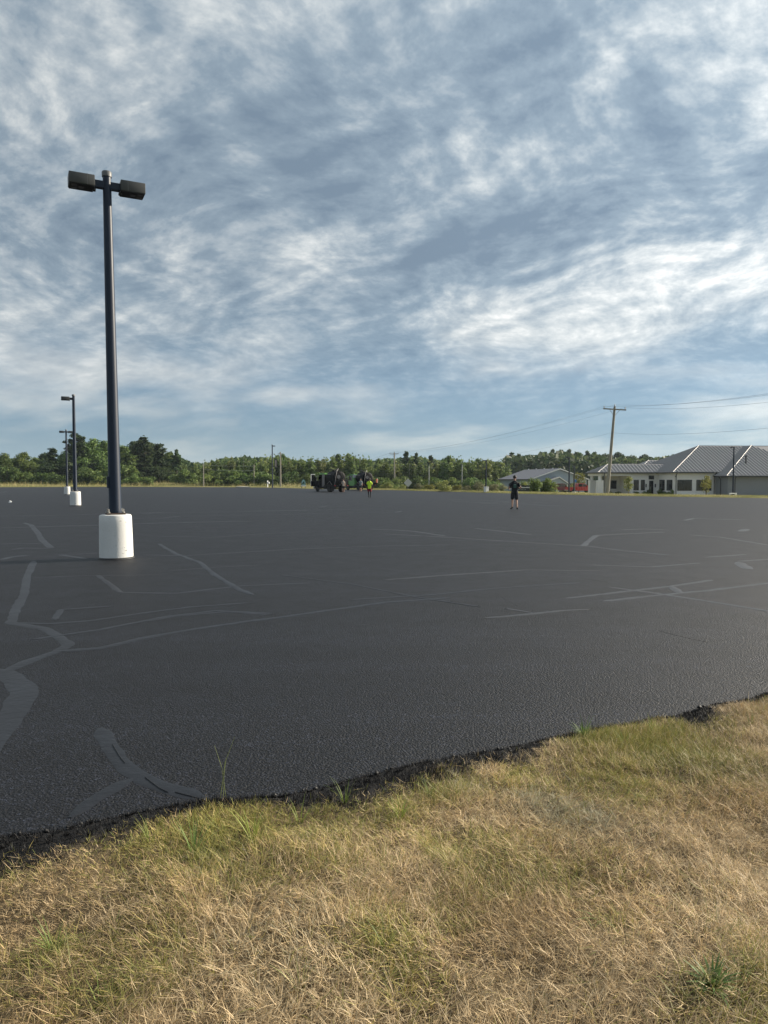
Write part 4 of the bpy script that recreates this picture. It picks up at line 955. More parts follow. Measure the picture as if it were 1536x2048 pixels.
for i, (u, v, Y, w, t) in enumerate([(12, 928, 164, 1.3, 'large light green shrub at the left edge of the meadow'), (48, 938, 166, 1.3, 'second shrub from the left at the foot of the wood'), (82, 941, 165, 1.2, 'round shrub left of the far light poles'),
        (112, 939, 164, 1.3, 'yellowish round shrub behind the far light pole'), (170, 928, 166, 1.3, 'tall shrub right of the middle light pole'), (200, 940, 165, 1.2, 'shrub left of the nearest pole at the wood foot'),
        (245, 922, 168, 1.2, 'light green tall shrub just right of the nearest pole'), (265, 943, 164, 1.2, 'low shrub right of the nearest pole'), (298, 950, 163, 1.5, 'low bright shrub under the tall full pine'),
        (368, 932, 168, 1.2, 'green shrub at the right end of the left wood'), (-40, 932, 164, 1.3, 'shrub beyond the left edge of the picture')]):
    plant('bush', u, v, Y + 24, t, 'shrubs at the foot of the left wood', wide=w)
# long middle row
mid = [(392, 921, 215), (415, 914, 196), (437, 911, 190), (462, 908, 192), (486, 907, 188), (510, 910, 194), (534, 902, 188), (556, 904, 192), (578, 909, 190), (600, 910, 194), (620, 908, 190), (642, 907, 196),
       (664, 903, 190), (688, 904, 192), (708, 902, 188), (728, 906, 192), (748, 913, 196), (768, 914, 190), (792, 914, 194), (818, 917, 190), (842, 914, 192), (866, 915, 190), (886, 909, 188), (906, 908, 192), (926, 907, 188), (946, 910, 190), (966, 909, 186), (984, 911, 190), (1004, 918, 196)]
for u, v, Y in mid:
    t = 'leafy green tree in the row between left wood and trucks' if u < 610 else 'leafy green tree in the row behind the trucks' if u < 760 else 'leafy green tree in the row right of the upright pole'
    plant('aspen', u, v, Y, t.replace('leafy green tree', nth(t) + ' leafy tree from the left'), t.replace('leafy green tree', 'trees'), wide=1.05)
for u, v, Y in [(u + 11, v + rl.uniform(2, 7), Y + rl.uniform(6, 16)) for u, v, Y in mid]:
    t = 'taller hazy green tree in the second rank of the row left of the trucks' if u < 610 else 'tree in the second rank of the row behind the trucks' if u < 760 else 'tree in the second rank of the row right of the trucks'
    plant('aspen' if int(u) % 3 else 'round', u, v, Y, t.replace('taller hazy green ', ''), 'second rank of the tree row', wide=1.05 if int(u) % 3 else 0.8)
for u, v, Y in [(425, 935, 178), (455, 932, 180), (480, 940, 177), (520, 938, 178), (545, 944, 176), (582, 938, 177), (612, 942, 175), (640, 940, 178), (668, 946, 172), (700, 944, 172), (735, 944, 174), (762, 950, 165), (776, 955, 160), (800, 948, 172), (830, 945, 175), (868, 950, 172), (900, 948, 172), (945, 950, 172), (980, 952, 165)]:
    t = 'shrub at the foot of the tree row left of the trucks' if u < 630 else 'shrub at the foot of the tree row behind the trucks' if u < 770 else 'shrub at the foot of the tree row right of the trucks'
    plant('bush', u, v, Y, t.replace('shrub', nth(t) + ' shrub from the left'), t.replace('shrub', 'shrubs'), wide=1.25)
for u, v, t in [(812, 903, 'left of two dark pine tops above the row right of the upright pole'), (833, 906, 'right of two dark pine tops above the row right of the upright pole'), (862, 911, 'small pine top poking above the middle of the right-hand row')]:
    plant('tallpine', u, v, 235, t, 'dark pines behind the row')
# right-hand hill wood
for i, (k, u, v, Y, t) in enumerate([('tallpine', 1024, 905, 300, 'pine with spreading top at the left end of the right-hand wood'), ('tallpine', 1037, 908, 306, 'second pine from the left in the right-hand wood'), ('darkround', 1058, 910, 310, 'rounded tree left of the dark pine clump'), ('darkround', 1082, 913, 315, 'lower rounded tree behind the long grey roof'),
        ('tallpine', 1106, 899, 318, 'leftmost tall pine of the dark clump above the grey roof'), ('tallpine', 1122, 900, 322, 'second tall pine of the dark clump'), ('tallpine', 1139, 899, 318, 'third tall pine of the dark clump'), ('tallpine', 1152, 904, 322, 'fourth pine of the dark clump'),
        ('tallpine', 1174, 902, 325, 'pine above the two black light posts'), ('tallpine', 1190, 904, 322, 'pine left of the leaning utility pole'), ('darkround', 1212, 908, 320, 'rounded tree right behind the leaning utility pole'), ('darkround', 1238, 907, 318, 'rounded tree right of the leaning utility pole'),
        ('darkround', 1264, 911, 325, 'rounded tree over the entrance canopy'), ('darkround', 1288, 911, 320, 'tree above the right end of the canopy roof'), ('darkround', 1312, 915, 325, 'last tree before the big ribbed roof'), ('darkround', 1098, 922, 290, 'dark tree low behind the long grey roof'), ('darkround', 1150, 922, 290, 'dark tree behind the black light posts'), ('darkround', 1195, 924, 290, 'dark tree behind the left end of the canopy'), ('darkround', 1240, 926, 290, 'dim tree behind the canopy roof')]):
    plant(k, u, v, Y, t, 'trees of the right-hand wood', wide=1.15 if k == 'darkround' else 1.3)
# verge shrubs
for k, u, v, Y, w, t in [('lightbush', 803, 967, 118, 1.1, 'pale low shrub left of the diamond sign'), ('lightbush', 775, 961, 128, 1.2, 'green shrub just left of the upright utility pole'), ('paleshrub', 836, 966, 112, 1.2, 'pale shrub right of the diamond sign'), ('yellowbush', 858, 965, 108, 1.2, 'yellow-flowered shrub in the verge'),
        ('lightbush', 893, 957, 100, 1.15, 'largest rounded light green shrub in the verge'), ('yellowbush', 914, 966, 98, 1.0, 'yellowish shrub right of the largest rounded one'), ('paleshrub', 934, 968, 97, 1.1, 'small pale shrub between the yellowish shrub and the thin post'), ('paleshrub', 957, 962, 95, 1.1, 'pale feathery shrub left of the thin dark post'),
        ('paleshrub', 985, 964, 93, 1.1, 'pale feathery shrub right of the thin dark post'), ('paleshrub', 1006, 968, 92, 1.1, 'pale shrub just left of the walking man'), ('lightbush', 1047, 957, 110, 0.8, 'shrub behind the black sign beside the walking man'), ('bush', 1068, 951, 92, 0.8, 'upright green shrub right of the black sign'),
        ('bush', 1092, 949, 94, 0.95, 'wide green shrub left of the maroon pickup'), ('lightbush', 1126, 950, 165, 1.0, 'shrub behind the maroon pickup'), ('young', 1146, 966, 156, 1.0, 'small bright sapling between the two red vehicles')]:
    plant(k, u, v, Y, t, 'shrubs along the right-hand verge', wide=w, cat='shrub', name='shrub')
plant('young', 1158, 943, 150, 'slender young tree above the red pickup', 'young planted trees'); plant('young', 1257, 953, 104, 'young yellow-green tree in front of the entrance canopy', 'young planted trees'); plant('young', 1413, 951, 100, 'young golden tree in front of the wide window', 'young planted trees')
plant('lightbush', 1220, 962, 135, 'pale bush seen through the open canopy', None)

# the wood behind that reads as one mass
def wood():
    r = np.random.default_rng(3); n = 80000
    u = r.uniform(-260, 1420, n); Y = r.uniform(250, 420, n)
    X = (u - 768) / F_PX * Y; zb = gz(X, Y, np.full(n, 130.0) + np.maximum(0, Y - 230))
    top = 916 + 5 * np.sin(u * 0.021) + 6 * vnoise(u, u * 0 + 1, 0.06, 4) + 7 * vnoise(u, u * 0, 0.2, 9) + np.where(u > 1010, -9, 0) + np.where(u < 380, -4, 0)
    hz = CAM_H + (961 - top) / F_PX * Y
    z = zb + (hz - zb) * r.random(n) ** 0.6
    P = np.column_stack([X, Y, z]); N = r.normal(size=(n, 3)) + np.array([0, -0.7, 0.3]); N /= np.linalg.norm(N, axis=1)[:, None]
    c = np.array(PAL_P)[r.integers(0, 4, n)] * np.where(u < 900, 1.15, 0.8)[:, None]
    v, q, cc = leaf_quads(P, N, r.uniform(0.6, 1.4, n), c, 5)
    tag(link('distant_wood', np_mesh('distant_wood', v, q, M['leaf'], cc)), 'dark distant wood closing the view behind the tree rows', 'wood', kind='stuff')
wood()

# ------------------------------------------------------------------ buildings
def hip_face(root, name, pts, mat, th=0.06):
    return MB().prism(pts, (0, 0, th)).build(name, M[mat], root)
def seams(face, pts, along, step_=0.6, w=0.08, h=0.11, th=0.06):
    """standing seams running up a roof face; pts = polygon, along = direction of the eave"""
    P = [Vector(p) + Vector((0, 0, th)) for p in pts]; o = P[0]; al = Vector(along).normalized()
    nrm = (P[1] - P[0]).cross(P[2] - P[0]).normalized()
    if nrm.z < 0: nrm = -nrm
    up = nrm.cross(al).normalized()
    if up.z < 0: up = -up
    A2 = [((p - o).dot(al), (p - o).dot(up)) for p in P]
    a0, a1 = min(a for a, _ in A2), max(a for a, _ in A2); mb = MB(); a = a0 + step_ * 0.5; any_ = False
    while a < a1:
        hit = []
        for i in range(len(A2)):
            (x0, y0), (x1, y1) = A2[i], A2[(i + 1) % len(A2)]
            if (x0 - a) * (x1 - a) < 0: hit.append(y0 + (y1 - y0) * (a - x0) / (x1 - x0))
        if len(hit) >= 2 and max(hit) - min(hit) > 0.4:
            y0, y1 = min(hit) + 0.05, max(hit) - 0.22; b = o + al * a
            m4 = Matrix((al, up, nrm)).transposed().to_4x4(); m4.translation = b
            mb.box((-w / 2, y0, -0.01), (w / 2, y1, h), 0, m4); any_ = True
        a += step_
    if any_: tag(mb.build('standing_seams', M['roof_seam'], face), kind='stuff')
def ridge_cap(root, a, b, r=0.035): MB().tube([a, b], r, 6).build('ridge_cap', M['roof_metal'], root)
def window(root, x0, x1, z0, z1, y, axis, panes=1, sub='window'):
    """axis 'u': lies in a wall facing -v at v=y; axis 'v': in a wall facing -u at u=y"""
    def pt(a, d, z): return (a, d, z) if axis == 'u' else (d, a, z)
    f = 0.06; fr = MB()
    for a0, a1, b0, b1 in ((x0, x1, z0, z0 + f), (x0, x1, z1 - f, z1), (x0, x0 + f, z0 + f, z1 - f), (x1 - f, x1, z0 + f, z1 - f)):
        fr.box(pt(a0, y - 0.04, b0), pt(a1, y - 0.003, b1))
    w = fr.build(sub, M['bronze_frame'], root)
    k = (x1 - x0 - 2 * f) / panes
    for i in range(panes):
        a0, a1 = x0 + f + k * i + (0.02 if i else 0), x0 + f + k * (i + 1) - (0.02 if i < panes - 1 else 0)
        MB().box(pt(a0, y - 0.022, z0 + f), pt(a1, y - 0.006, z1 - f)).build('pane', M['dark_glass'], w)
        if i: MB().box(pt(a0 - 0.04, y - 0.036, z0 + f), pt(a0, y - 0.004, z1 - f)).build('mullion', M['bronze_frame'], w)
    return w
def downspout(root, x, y, z1, dx=0.35, dy=0.0):
    MB().tube([(x - dx, y - dy, z1 + 0.02), (x - dx * 0.8, y - dy * 0.8, z1 - 0.12), (x, y, z1 - 0.5), (x, y, 0.02)], 0.06, 6).build('downspout', M['dark_trim'], root)
def gutter(root, a, b):
    a, b = Vector(a), Vector(b); d = (b - a).normalized(); L = (b - a).length; s_ = Vector((d.y, -d.x, 0))
    m4 = Matrix((d, s_, Vector((0, 0, 1)))).transposed().to_4x4(); m4.translation = a
    MB().box((0, -0.02, -0.15), (L, 0.10, 0.03), 0, m4).build('gutter', M['dark_trim'], root)

def clinic():
    ang = R(5); pc = at_depth(1346, 944.5, 115); g = -0.80
    root = empty('office_building', (pc.x, pc.y, g), ang, 'white-walled office building with big ribbed grey hip roofs on the right', 'building')
    ze = pc.z - g; r = 9.27; zr = ze + 0.5 * r; E = 40.0; D = 2 * r; ov = 0.5
    zb = -0.3
    # main block
    MB().box((ov, ov, zb), (E - 4, D - ov, ze - 0.02)).build('wall', M['white_brick'], root)
    MB().box((ov - 0.03, ov - 0.03, zb), (7.42, D - ov + 0.03, 0.32)).build('plinth', M['white_trim'], root)
    MB().box((0.03, 0.03, ze - 0.03), (E - 3.5, D - 0.03, ze - 0.005)).build('soffit', M['white_trim'], root)
    front = [(0, 0, ze), (E, 0, ze), (E - r, r, zr), (r, r, zr)]
    f = hip_face(root, 'roof', front, 'roof_metal'); seams(f, [(0, 0, ze), (18, 0, ze), (18, r, zr), (r, r, zr)], (1, 0, 0))
    left = [(0, D, ze), (0, 0, ze), (r, r, zr)]
    f = hip_face(root, 'roof', left, 'roof_metal'); seams(f, left, (0, 1, 0))
    hip_face(root, 'roof', [(E, D, ze), (0, D, ze), (r, r, zr), (E - r, r, zr)], 'roof_metal')
    up = Vector((0, 0, 0.09)); ridge_cap(root, Vector((0, 0, ze)) + up, Vector((r, r, zr)) + up); ridge_cap(root, Vector((0, D, ze)) + up, Vector((r, r, zr)) + up); ridge_cap(root, Vector((r, r, zr)) + up, Vector((E - r, r, zr)) + up)
    gutter(root, (0, 0, ze), (6.9, 0, ze)); gutter(root, (0, 5.5, ze), (0, 0, ze))
    z0 = CAM_H + (961 - 981.5) * 115 / F_PX - g; z1 = CAM_H + (961 - 959.5) * 115 / F_PX - g
    window(root, 1.0, 3.45, z0, z1, ov, 'u', 3); window(root, 4.2, 6.75, z0, z1, ov, 'u', 3)
    window(root, 1.1, 3.0, z0, z1, ov, 'v', 2); window(root, 3.7, 5.55, z0, z1, ov, 'v', 2)
    downspout(root, ov + 0.25, ov - 0.12, ze, 0.0, 0.35); downspout(root, 7.15, ov - 0.12, ze, -0.2, 0.35)
    MB().box((0.62, 0.36, ze - 0.75), (0.78, 0.497, ze - 0.58), 0.02).build('camera_dome', M['dark_trim'], root)
    # right wing, a little lower at the eaves
    uL, vF, r2 = 6.9, -3.6, 10.5; zl = zr - 0.5 * r2
    MB().box((uL + ov, vF + ov, zb), (uL + 2 * r2 - ov, 4.0, zl - 0.02)).build('wing_wall', M['grey_siding'], root)
    MB().box((uL + 0.03, vF + 0.03, zl - 0.03), (uL + 2 * r2, 2.0, zl - 0.005)).build('soffit', M['white_trim'], root)
    lf = [(uL, r, zl), (uL, vF, zl), (uL + r2, vF + r2, zr), (uL + r2, r, zr)]
    f = hip_face(root, 'wing_roof', lf, 'roof_metal', 0.065); seams(f, lf, (0, 1, 0), th=0.065)
    ff = [(uL, vF, zl), (uL + 2 * r2, vF, zl), (uL + r2, vF + r2, zr)]
    f = hip_face(root, 'wing_roof', ff, 'roof_metal', 0.065); seams(f, ff, (1, 0, 0), th=0.065)
    hip_face(root, 'wing_roof', [(uL + 2 * r2, vF, zl), (uL + 2 * r2, r, zl), (uL + r2, r, zr), (uL + r2, vF + r2, zr)], 'roof_metal', 0.065)
    ridge_cap(root, Vector((uL, vF, zl)) + up, Vector((uL + r2, vF + r2, zr)) + up)
    gutter(root, (uL, vF, zl), (uL + 2 * r2, vF, zl)); gutter(root, (uL, 0, zl), (uL, vF, zl))
    downspout(root, uL + ov - 0.12, -1.2, zl, 0.35); downspout(root, uL + 1.6, vF + ov - 0.12, zl, 0.0, 0.35)
    vp = Vector((uL + 5.6, vF + 4.1, zl + 2.05)); MB().tube([vp - Vector((0, 0, 0.3)), vp + Vector((0, 0, 1.15))], 0.13, 8).lathe([(0.2, 1.1), (0.2, 1.28)], 8, loc=vp).build('vent_pipe', M['dark_trim'], root)
    # entrance canopy wing on the left
    v0, r3, ul = 5.6, 2.85, -10.1; zt = ze + 0.5 * r3 * 1.0; vb = v0 + 2 * r3; ze3 = ze + 0.004
    ff = [(ul, v0, ze3), (0.3, v0, ze3), (r3 + 0.2, v0 + r3, zt), (ul + r3, v0 + r3, zt)]
    f = hip_face(root, 'canopy_roof', ff, 'roof_metal', 0.07); seams(f, ff, (1, 0, 0), th=0.07)
    lf = [(ul, vb, ze3), (ul, v0, ze3), (ul + r3, v0 + r3, zt)]
    f = hip_face(root, 'canopy_roof', lf, 'roof_metal', 0.07); seams(f, lf, (0, 1, 0), th=0.07)
    hip_face(root, 'canopy_roof', [(0.3, vb, ze3), (ul, vb, ze3), (ul + r3, v0 + r3, zt), (r3 + 0.2, v0 + r3, zt)], 'roof_metal', 0.07)
    ridge_cap(root, Vector((ul, v0, ze3)) + up, Vector((ul + r3, v0 + r3, zt)) + up); ridge_cap(root, Vector((ul + r3, v0 + r3, zt)) + up, Vector((r3, v0 + r3, zt)) + up)
    gutter(root, (ul, v0, ze), (-0.15, v0, ze)); gutter(root, (ul, vb, ze), (ul, v0, ze))
    MB().box((ul + 0.05, v0 + 0.05, ze - 0.06), (-0.05, vb - 0.05, ze - 0.01)).build('soffit', M['white_trim'], root)
    MB().box((ul + 0.3, v0 + 0.35, ze - 0.55), (-4.35, v0 + 0.75, ze - 0.07)).build('beam', M['white_trim'], root)
    MB().box((ul + 0.3, v0 + 0.76, ze - 0.55), (ul + 0.7, vb - 0.3, ze - 0.07)).build('beam', M['white_trim'], root)
    MB().box((-4.3, v0 + ov, zb), (ov - 0.01, vb - 0.4, ze - 0.065)).build('wall', M['white_brick'], root)
    MB().box((-7.0, vb - 0.9, zb), (-4.31, vb - 0.5, ze - 0.065)).build('porch_wall', M['white_brick'], root)
    window(root, -5.9, -4.9, z0 + 0.2, z1 - 0.1, vb - 0.9, 'u', 1)
    for (x, y) in ((ul + 0.5, v0 + 0.55), (ul + 0.5, vb - 1.7)):
        c = MB().box((x - 0.48, y - 0.48, zb), (x + 0.48, y + 0.48, 2.35), 0.01).build('pier', M['white_brick'], root)
        MB().box((x - 0.19, y - 0.19, 2.351), (x + 0.19, y + 0.19, ze - 0.552)).build('post', M['white_trim'], c)
        MB().box((x + 0.481, y - 0.1, 1.15), (x + 0.6, y + 0.1, 1.7), 0.02).build('lantern', M['dark_trim'], c)
    MB().box((-7.6, vb - 0.75, zb), (-7.35, vb - 0.5, ze - 0.07)).build('post', M['white_trim'], root)
    downspout(root, ul + 1.1, v0 + 0.1, ze, 0.0, 0.1)
    y = v0 + ov
    window(root, -3.75, -2.85, z0, z1, y, 'u', 2); window(root, -2.5, -1.8, z0, z1, y, 'u', 1)
    d = MB().box((-1.05, y - 0.06, 0.02), (-0.32, y - 0.004, 2.3)).build('door', M['bronze_frame'], root)
    MB().box((-0.97, y - 0.07, 0.25), (-0.40, y - 0.0605, 2.2)).build('pane', M['dark_glass'], d); MB().tube([(-0.92, y - 0.13, 0.9), (-0.92, y - 0.13, 1.4)], 0.02, 6).build('handle', M['chrome'], d)
    window(root, -1.15, -0.22, 2.5, 3.15, y, 'u', 1, 'transom')
    for x in (-1.6, 0.0): MB().box((x - 0.08, y - 0.16, 1.2), (x + 0.08, y - 0.003, 1.75), 0.02).build('lantern', M['dark_trim'], root)
    # low roof behind
    zq = CAM_H + (961 - 921) * 131 / F_PX - g; r4 = 4.1
    ff = [(-0.6, 11.9, zq - 2.05), (14, 11.9, zq - 2.05), (14, 16, zq), (3.5, 16, zq)]
    f = hip_face(root, 'rear_roof', ff, 'roof_metal'); seams(f, ff, (1, 0, 0))
    lf = [(-0.6, 20.1, zq - 2.05), (-0.6, 11.9, zq - 2.05), (3.5, 16, zq)]; hip_face(root, 'rear_roof', lf, 'roof_metal'); ridge_cap(root, Vector((-0.6, 11.9, zq - 2.0)), Vector((3.5, 16, zq + 0.08)))
    MB().box((0.0, 12.5, zb), (14, 19.5, zq - 2.06)).build('wall', M['white_brick'], root)
    # clipped shrubs along the walls
    def wpos(u_, v_): return Vector((pc.x + u_ * math.cos(ang) - v_ * math.sin(ang), pc.y + u_ * math.sin(ang) + v_ * math.cos(ang), g))
    for i, (u_, v_, h_, w_, t) in enumerate([(-3.9, 4.9, 0.55, 1.4, 'low dark shrub under the leftmost entrance window'), (-2.2, 4.9, 0.6, 1.3, 'low dark shrub left of the entrance door'), (-1.5, 4.9, 1.0, 0.8, 'upright dark shrub close by the entrance door'), (0.05, 4.4, 1.15, 0.9, 'upright dark shrub right of the entrance door'),
            (-0.15, 2.9, 0.6, 1.3, 'low clipped shrub under the left side window'), (-0.2, 1.3, 0.6, 1.4, 'low clipped shrub under the right side window'), (-0.1, 0.1, 1.0, 0.8, 'pointed dark shrub at the white corner'), (-8.3, 4.7, 0.6, 1.2, 'low round shrub by the canopy pier'), (-7.0, 4.5, 0.55, 1.1, 'low round shrub in front of the open canopy')]):
        (cr, tr), h0 = PROTO['bush'][i % 2]; p_ = wpos(u_, v_); p_.z = g
        s_ = empty('clipped_shrub', p_, i, t, 'shrub', 'clipped shrubs by the office building'); s_.scale = (w_ / 3.8, w_ / 3.8, h_ / 3.0 * 1.1); link('foliage', cr, None, s_); link('stems', tr, None, s_)
    # the yard the building stands in
    MB().prism([tuple(wpos(a, b) - Vector((0, 0, 0.30))) for a, b in ((-16, -7), (42, -7), (42, 24), (-16, 24))], (0, 0, 0.30)).build('yard', M['field'])
    tag(bpy.data.objects['yard'], 'lawn and walks around the office building', kind='structure')
clinic()

def long_house():
    b = R(10); pc = at_depth(1060, 959, 163); g = float(gz(pc.x + 5, pc.y + 5)[0]) - 0.15
    root = empty('long_building', (pc.x, pc.y, g), b, 'low pale building with a long blue-grey shingle roof behind the shrubs', 'building')
    W, L = 14.4, 22.0; ze = pc.z - g; zr = at_depth(1118, 938, 168).z - g; ov = 0.45
    MB().prism([(ov, ov, -0.3), (W - ov, ov, -0.3), (W - ov, ov, ze - 0.04), (W / 2, ov, zr - 0.22), (ov, ov, ze - 0.04)], (0, L - 2 * ov, 0)).build('wall', M['pale_siding'], root)
    for a, c in (((0, ze), (W / 2, zr)), ((W, ze), (W / 2, zr))):
        MB().prism([(a[0], 0, a[1]), (c[0], 0, c[1]), (c[0], L, c[1]), (a[0], L, a[1])], (0, 0, 0.10)).build('roof', M['shingle_blue'], root)
        MB().prism([(a[0], -0.03, a[1] - 0.16), (c[0], -0.03, c[1] - 0.16), (c[0], -0.03, c[1] + 0.11), (a[0], -0.03, a[1] + 0.11)], (0, 0.028, 0)).build('fascia', M['white_paint'], root)
    MB().box((-0.08, -0.02, ze - 0.12), (-0.005, L, ze + 0.06)).build('gutter', M['dark_trim'], root)
    # porch gable
    a0, a1, zp, zq = 1.2, 8.6, ze - 1.05, ze + 0.55; am = (a0 + a1) / 2 + 1.2
    for a, c in (((a0, zp), (am, zq)), ((a1, zp), (am, zq))):
        MB().prism([(a[0], -2.2, a[1]), (c[0], -2.2, c[1]), (c[0], ov - 0.02, c[1]), (a[0], ov - 0.02, a[1])], (0, 0, 0.10)).build('porch_roof', M['shingle_blue'], root)
        MB().prism([(a[0], -2.23, a[1] - 0.15), (c[0], -2.23, c[1] - 0.15), (c[0], -2.23, c[1] + 0.11), (a[0], -2.23, a[1] + 0.11)], (0, 0.028, 0)).build('fascia', M['white_paint'], root)
    MB().prism([(a0 + 0.3, -1.9, zp - 0.02), (a1 - 0.3, -1.9, zp - 0.02), (am, -1.9, zq - 0.18)], (0, 0.1, 0)).build('porch_gable', M['pale_siding'], root)
    for x in (a0 + 0.3, am, a1 - 0.4): MB().box((x - 0.08, -1.9, -0.3), (x + 0.08, -1.74, zp - 0.03)).build('post', M['white_paint'], root)
    window(root, 9.6, 10.9, 0.9, 2.1, ov, 'u', 2); window(root, 11.8, 12.9, 0.9, 2.1, ov, 'u', 1); window(root, 6.0, 8.0, 0.9, 2.0, ov, 'v', 2); window(root, 13.0, 15.0, 0.9, 2.0, ov, 'v', 2)
    for yy in (4, 9, 14, 19): MB().box((W / 2 - 0.12, yy, zr + 0.1), (W / 2 + 0.12, yy + 0.3, zr + 0.28)).build('roof_vent', M['white_paint'], root)
long_house()

# black monument sign, its lettering too small to read
p = at_depth(1047, 984, 101); g = gp(p.x, p.y); s = empty('monument_sign', g, R(4), 'black monument sign with a line of white lettering beside the walking man', 'sign')
z1 = at_depth(1047, 970.5, 101).z - g.z; zb_ = at_depth(1047, 983, 101).z - g.z
pn = MB().box((-1.35, -0.12, zb_), (1.6, 0.12, z1), 0.01).build('panel', M['sign_black'], s)
MB().box((-1.2, -0.14, -0.2), (1.45, 0.14, zb_ - 0.005)).build('base', M['concrete'], s)
rt = random.Random(9); zt_ = z1 - 0.30; x = -0.55
while x < 1.1:
    w = rt.uniform(0.05, 0.10); MB().box((x, -0.128, zt_ - 0.09), (x + w, -0.1205, zt_ + rt.uniform(0.03, 0.08))).build('letter', M['white_paint'], pn); x += w + 0.03
for k in range(7): MB().box((-1.0 + k * 0.2, -0.128, zt_ - 0.34), (-0.93 + k * 0.2, -0.1205, zt_ - 0.26)).build('letter', M['pale_print'], pn)
p = at_depth(1100, 982, 98); g = gp(p.x, p.y); s = empty('marker_post', g, 0, 'thin white marker post left of the maroon pickup', 'marker')
MB().box((-0.02, -0.02, -0.1), (0.02, 0.02, 1.1)).build('stake', M['white_paint'], s); MB().box((-0.06, -0.035, 0.75), (0.06, -0.0205, 1.1)).build('plate', M['white_paint'], s)
p = at_depth(1150, 972, 140); g = gp(p.x, p.y); s = empty('road_sign', g, 0, 'small blue sign on a post behind the red pickup', 'road sign')
zc_ = at_depth(1150, 962, 140).z - g.z; MB().box((-0.04, 0, -0.1), (0.04, 0.06, zc_ + 0.4)).build('post', M['bolt_steel'], s); MB().box((-0.28, -0.03, zc_ - 0.25), (0.28, -0.003, zc_ + 0.25), 0.005).build('panel', M['blue_sign'], s)

# ------------------------------------------------------------------ vehicles
def wheel(root, x, y, r, w, side, name='wheel', mat='rim'):
    """tyre and rim turning about the local y axis; side = +1 left, -1 right"""
    t = MB().lathe([(r * 0.62, -w / 2), (r * 0.93, -w / 2), (r, -w / 2 + 0.04), (r, w / 2 - 0.04), (r * 0.93, w / 2), (r * 0.62, w / 2)], 24, axis='Y').build(name, M['tyre'], root, 40, loc=(x, y, r))
    MB().lathe([(r * 0.60, -w * 0.3), (r * 0.60, w * 0.42), (r * 0.52, w * 0.40), (r * 0.30, w * 0.20 * side + w * 0.1), (r * 0.14, w * 0.3 * side + w * 0.05)] if side > 0 else [(r * 0.14, -w * 0.35), (r * 0.30, -w * 0.30), (r * 0.52, -w * 0.40), (r * 0.60, -w * 0.42), (r * 0.60, w * 0.3)], 20, axis='Y').build('rim', M[mat], t, 40)
    for k in range(5):
        a = k * 1.2566; MB().lathe([(0.022, 0), (0.022, 0.03)], 6, axis='Y', loc=(0.2 * r * math.sin(a) * 1.6, side * w * 0.34, 0.2 * r * math.cos(a) * 1.6)).build('lug_nut', M['bolt_steel'], t)
    return t
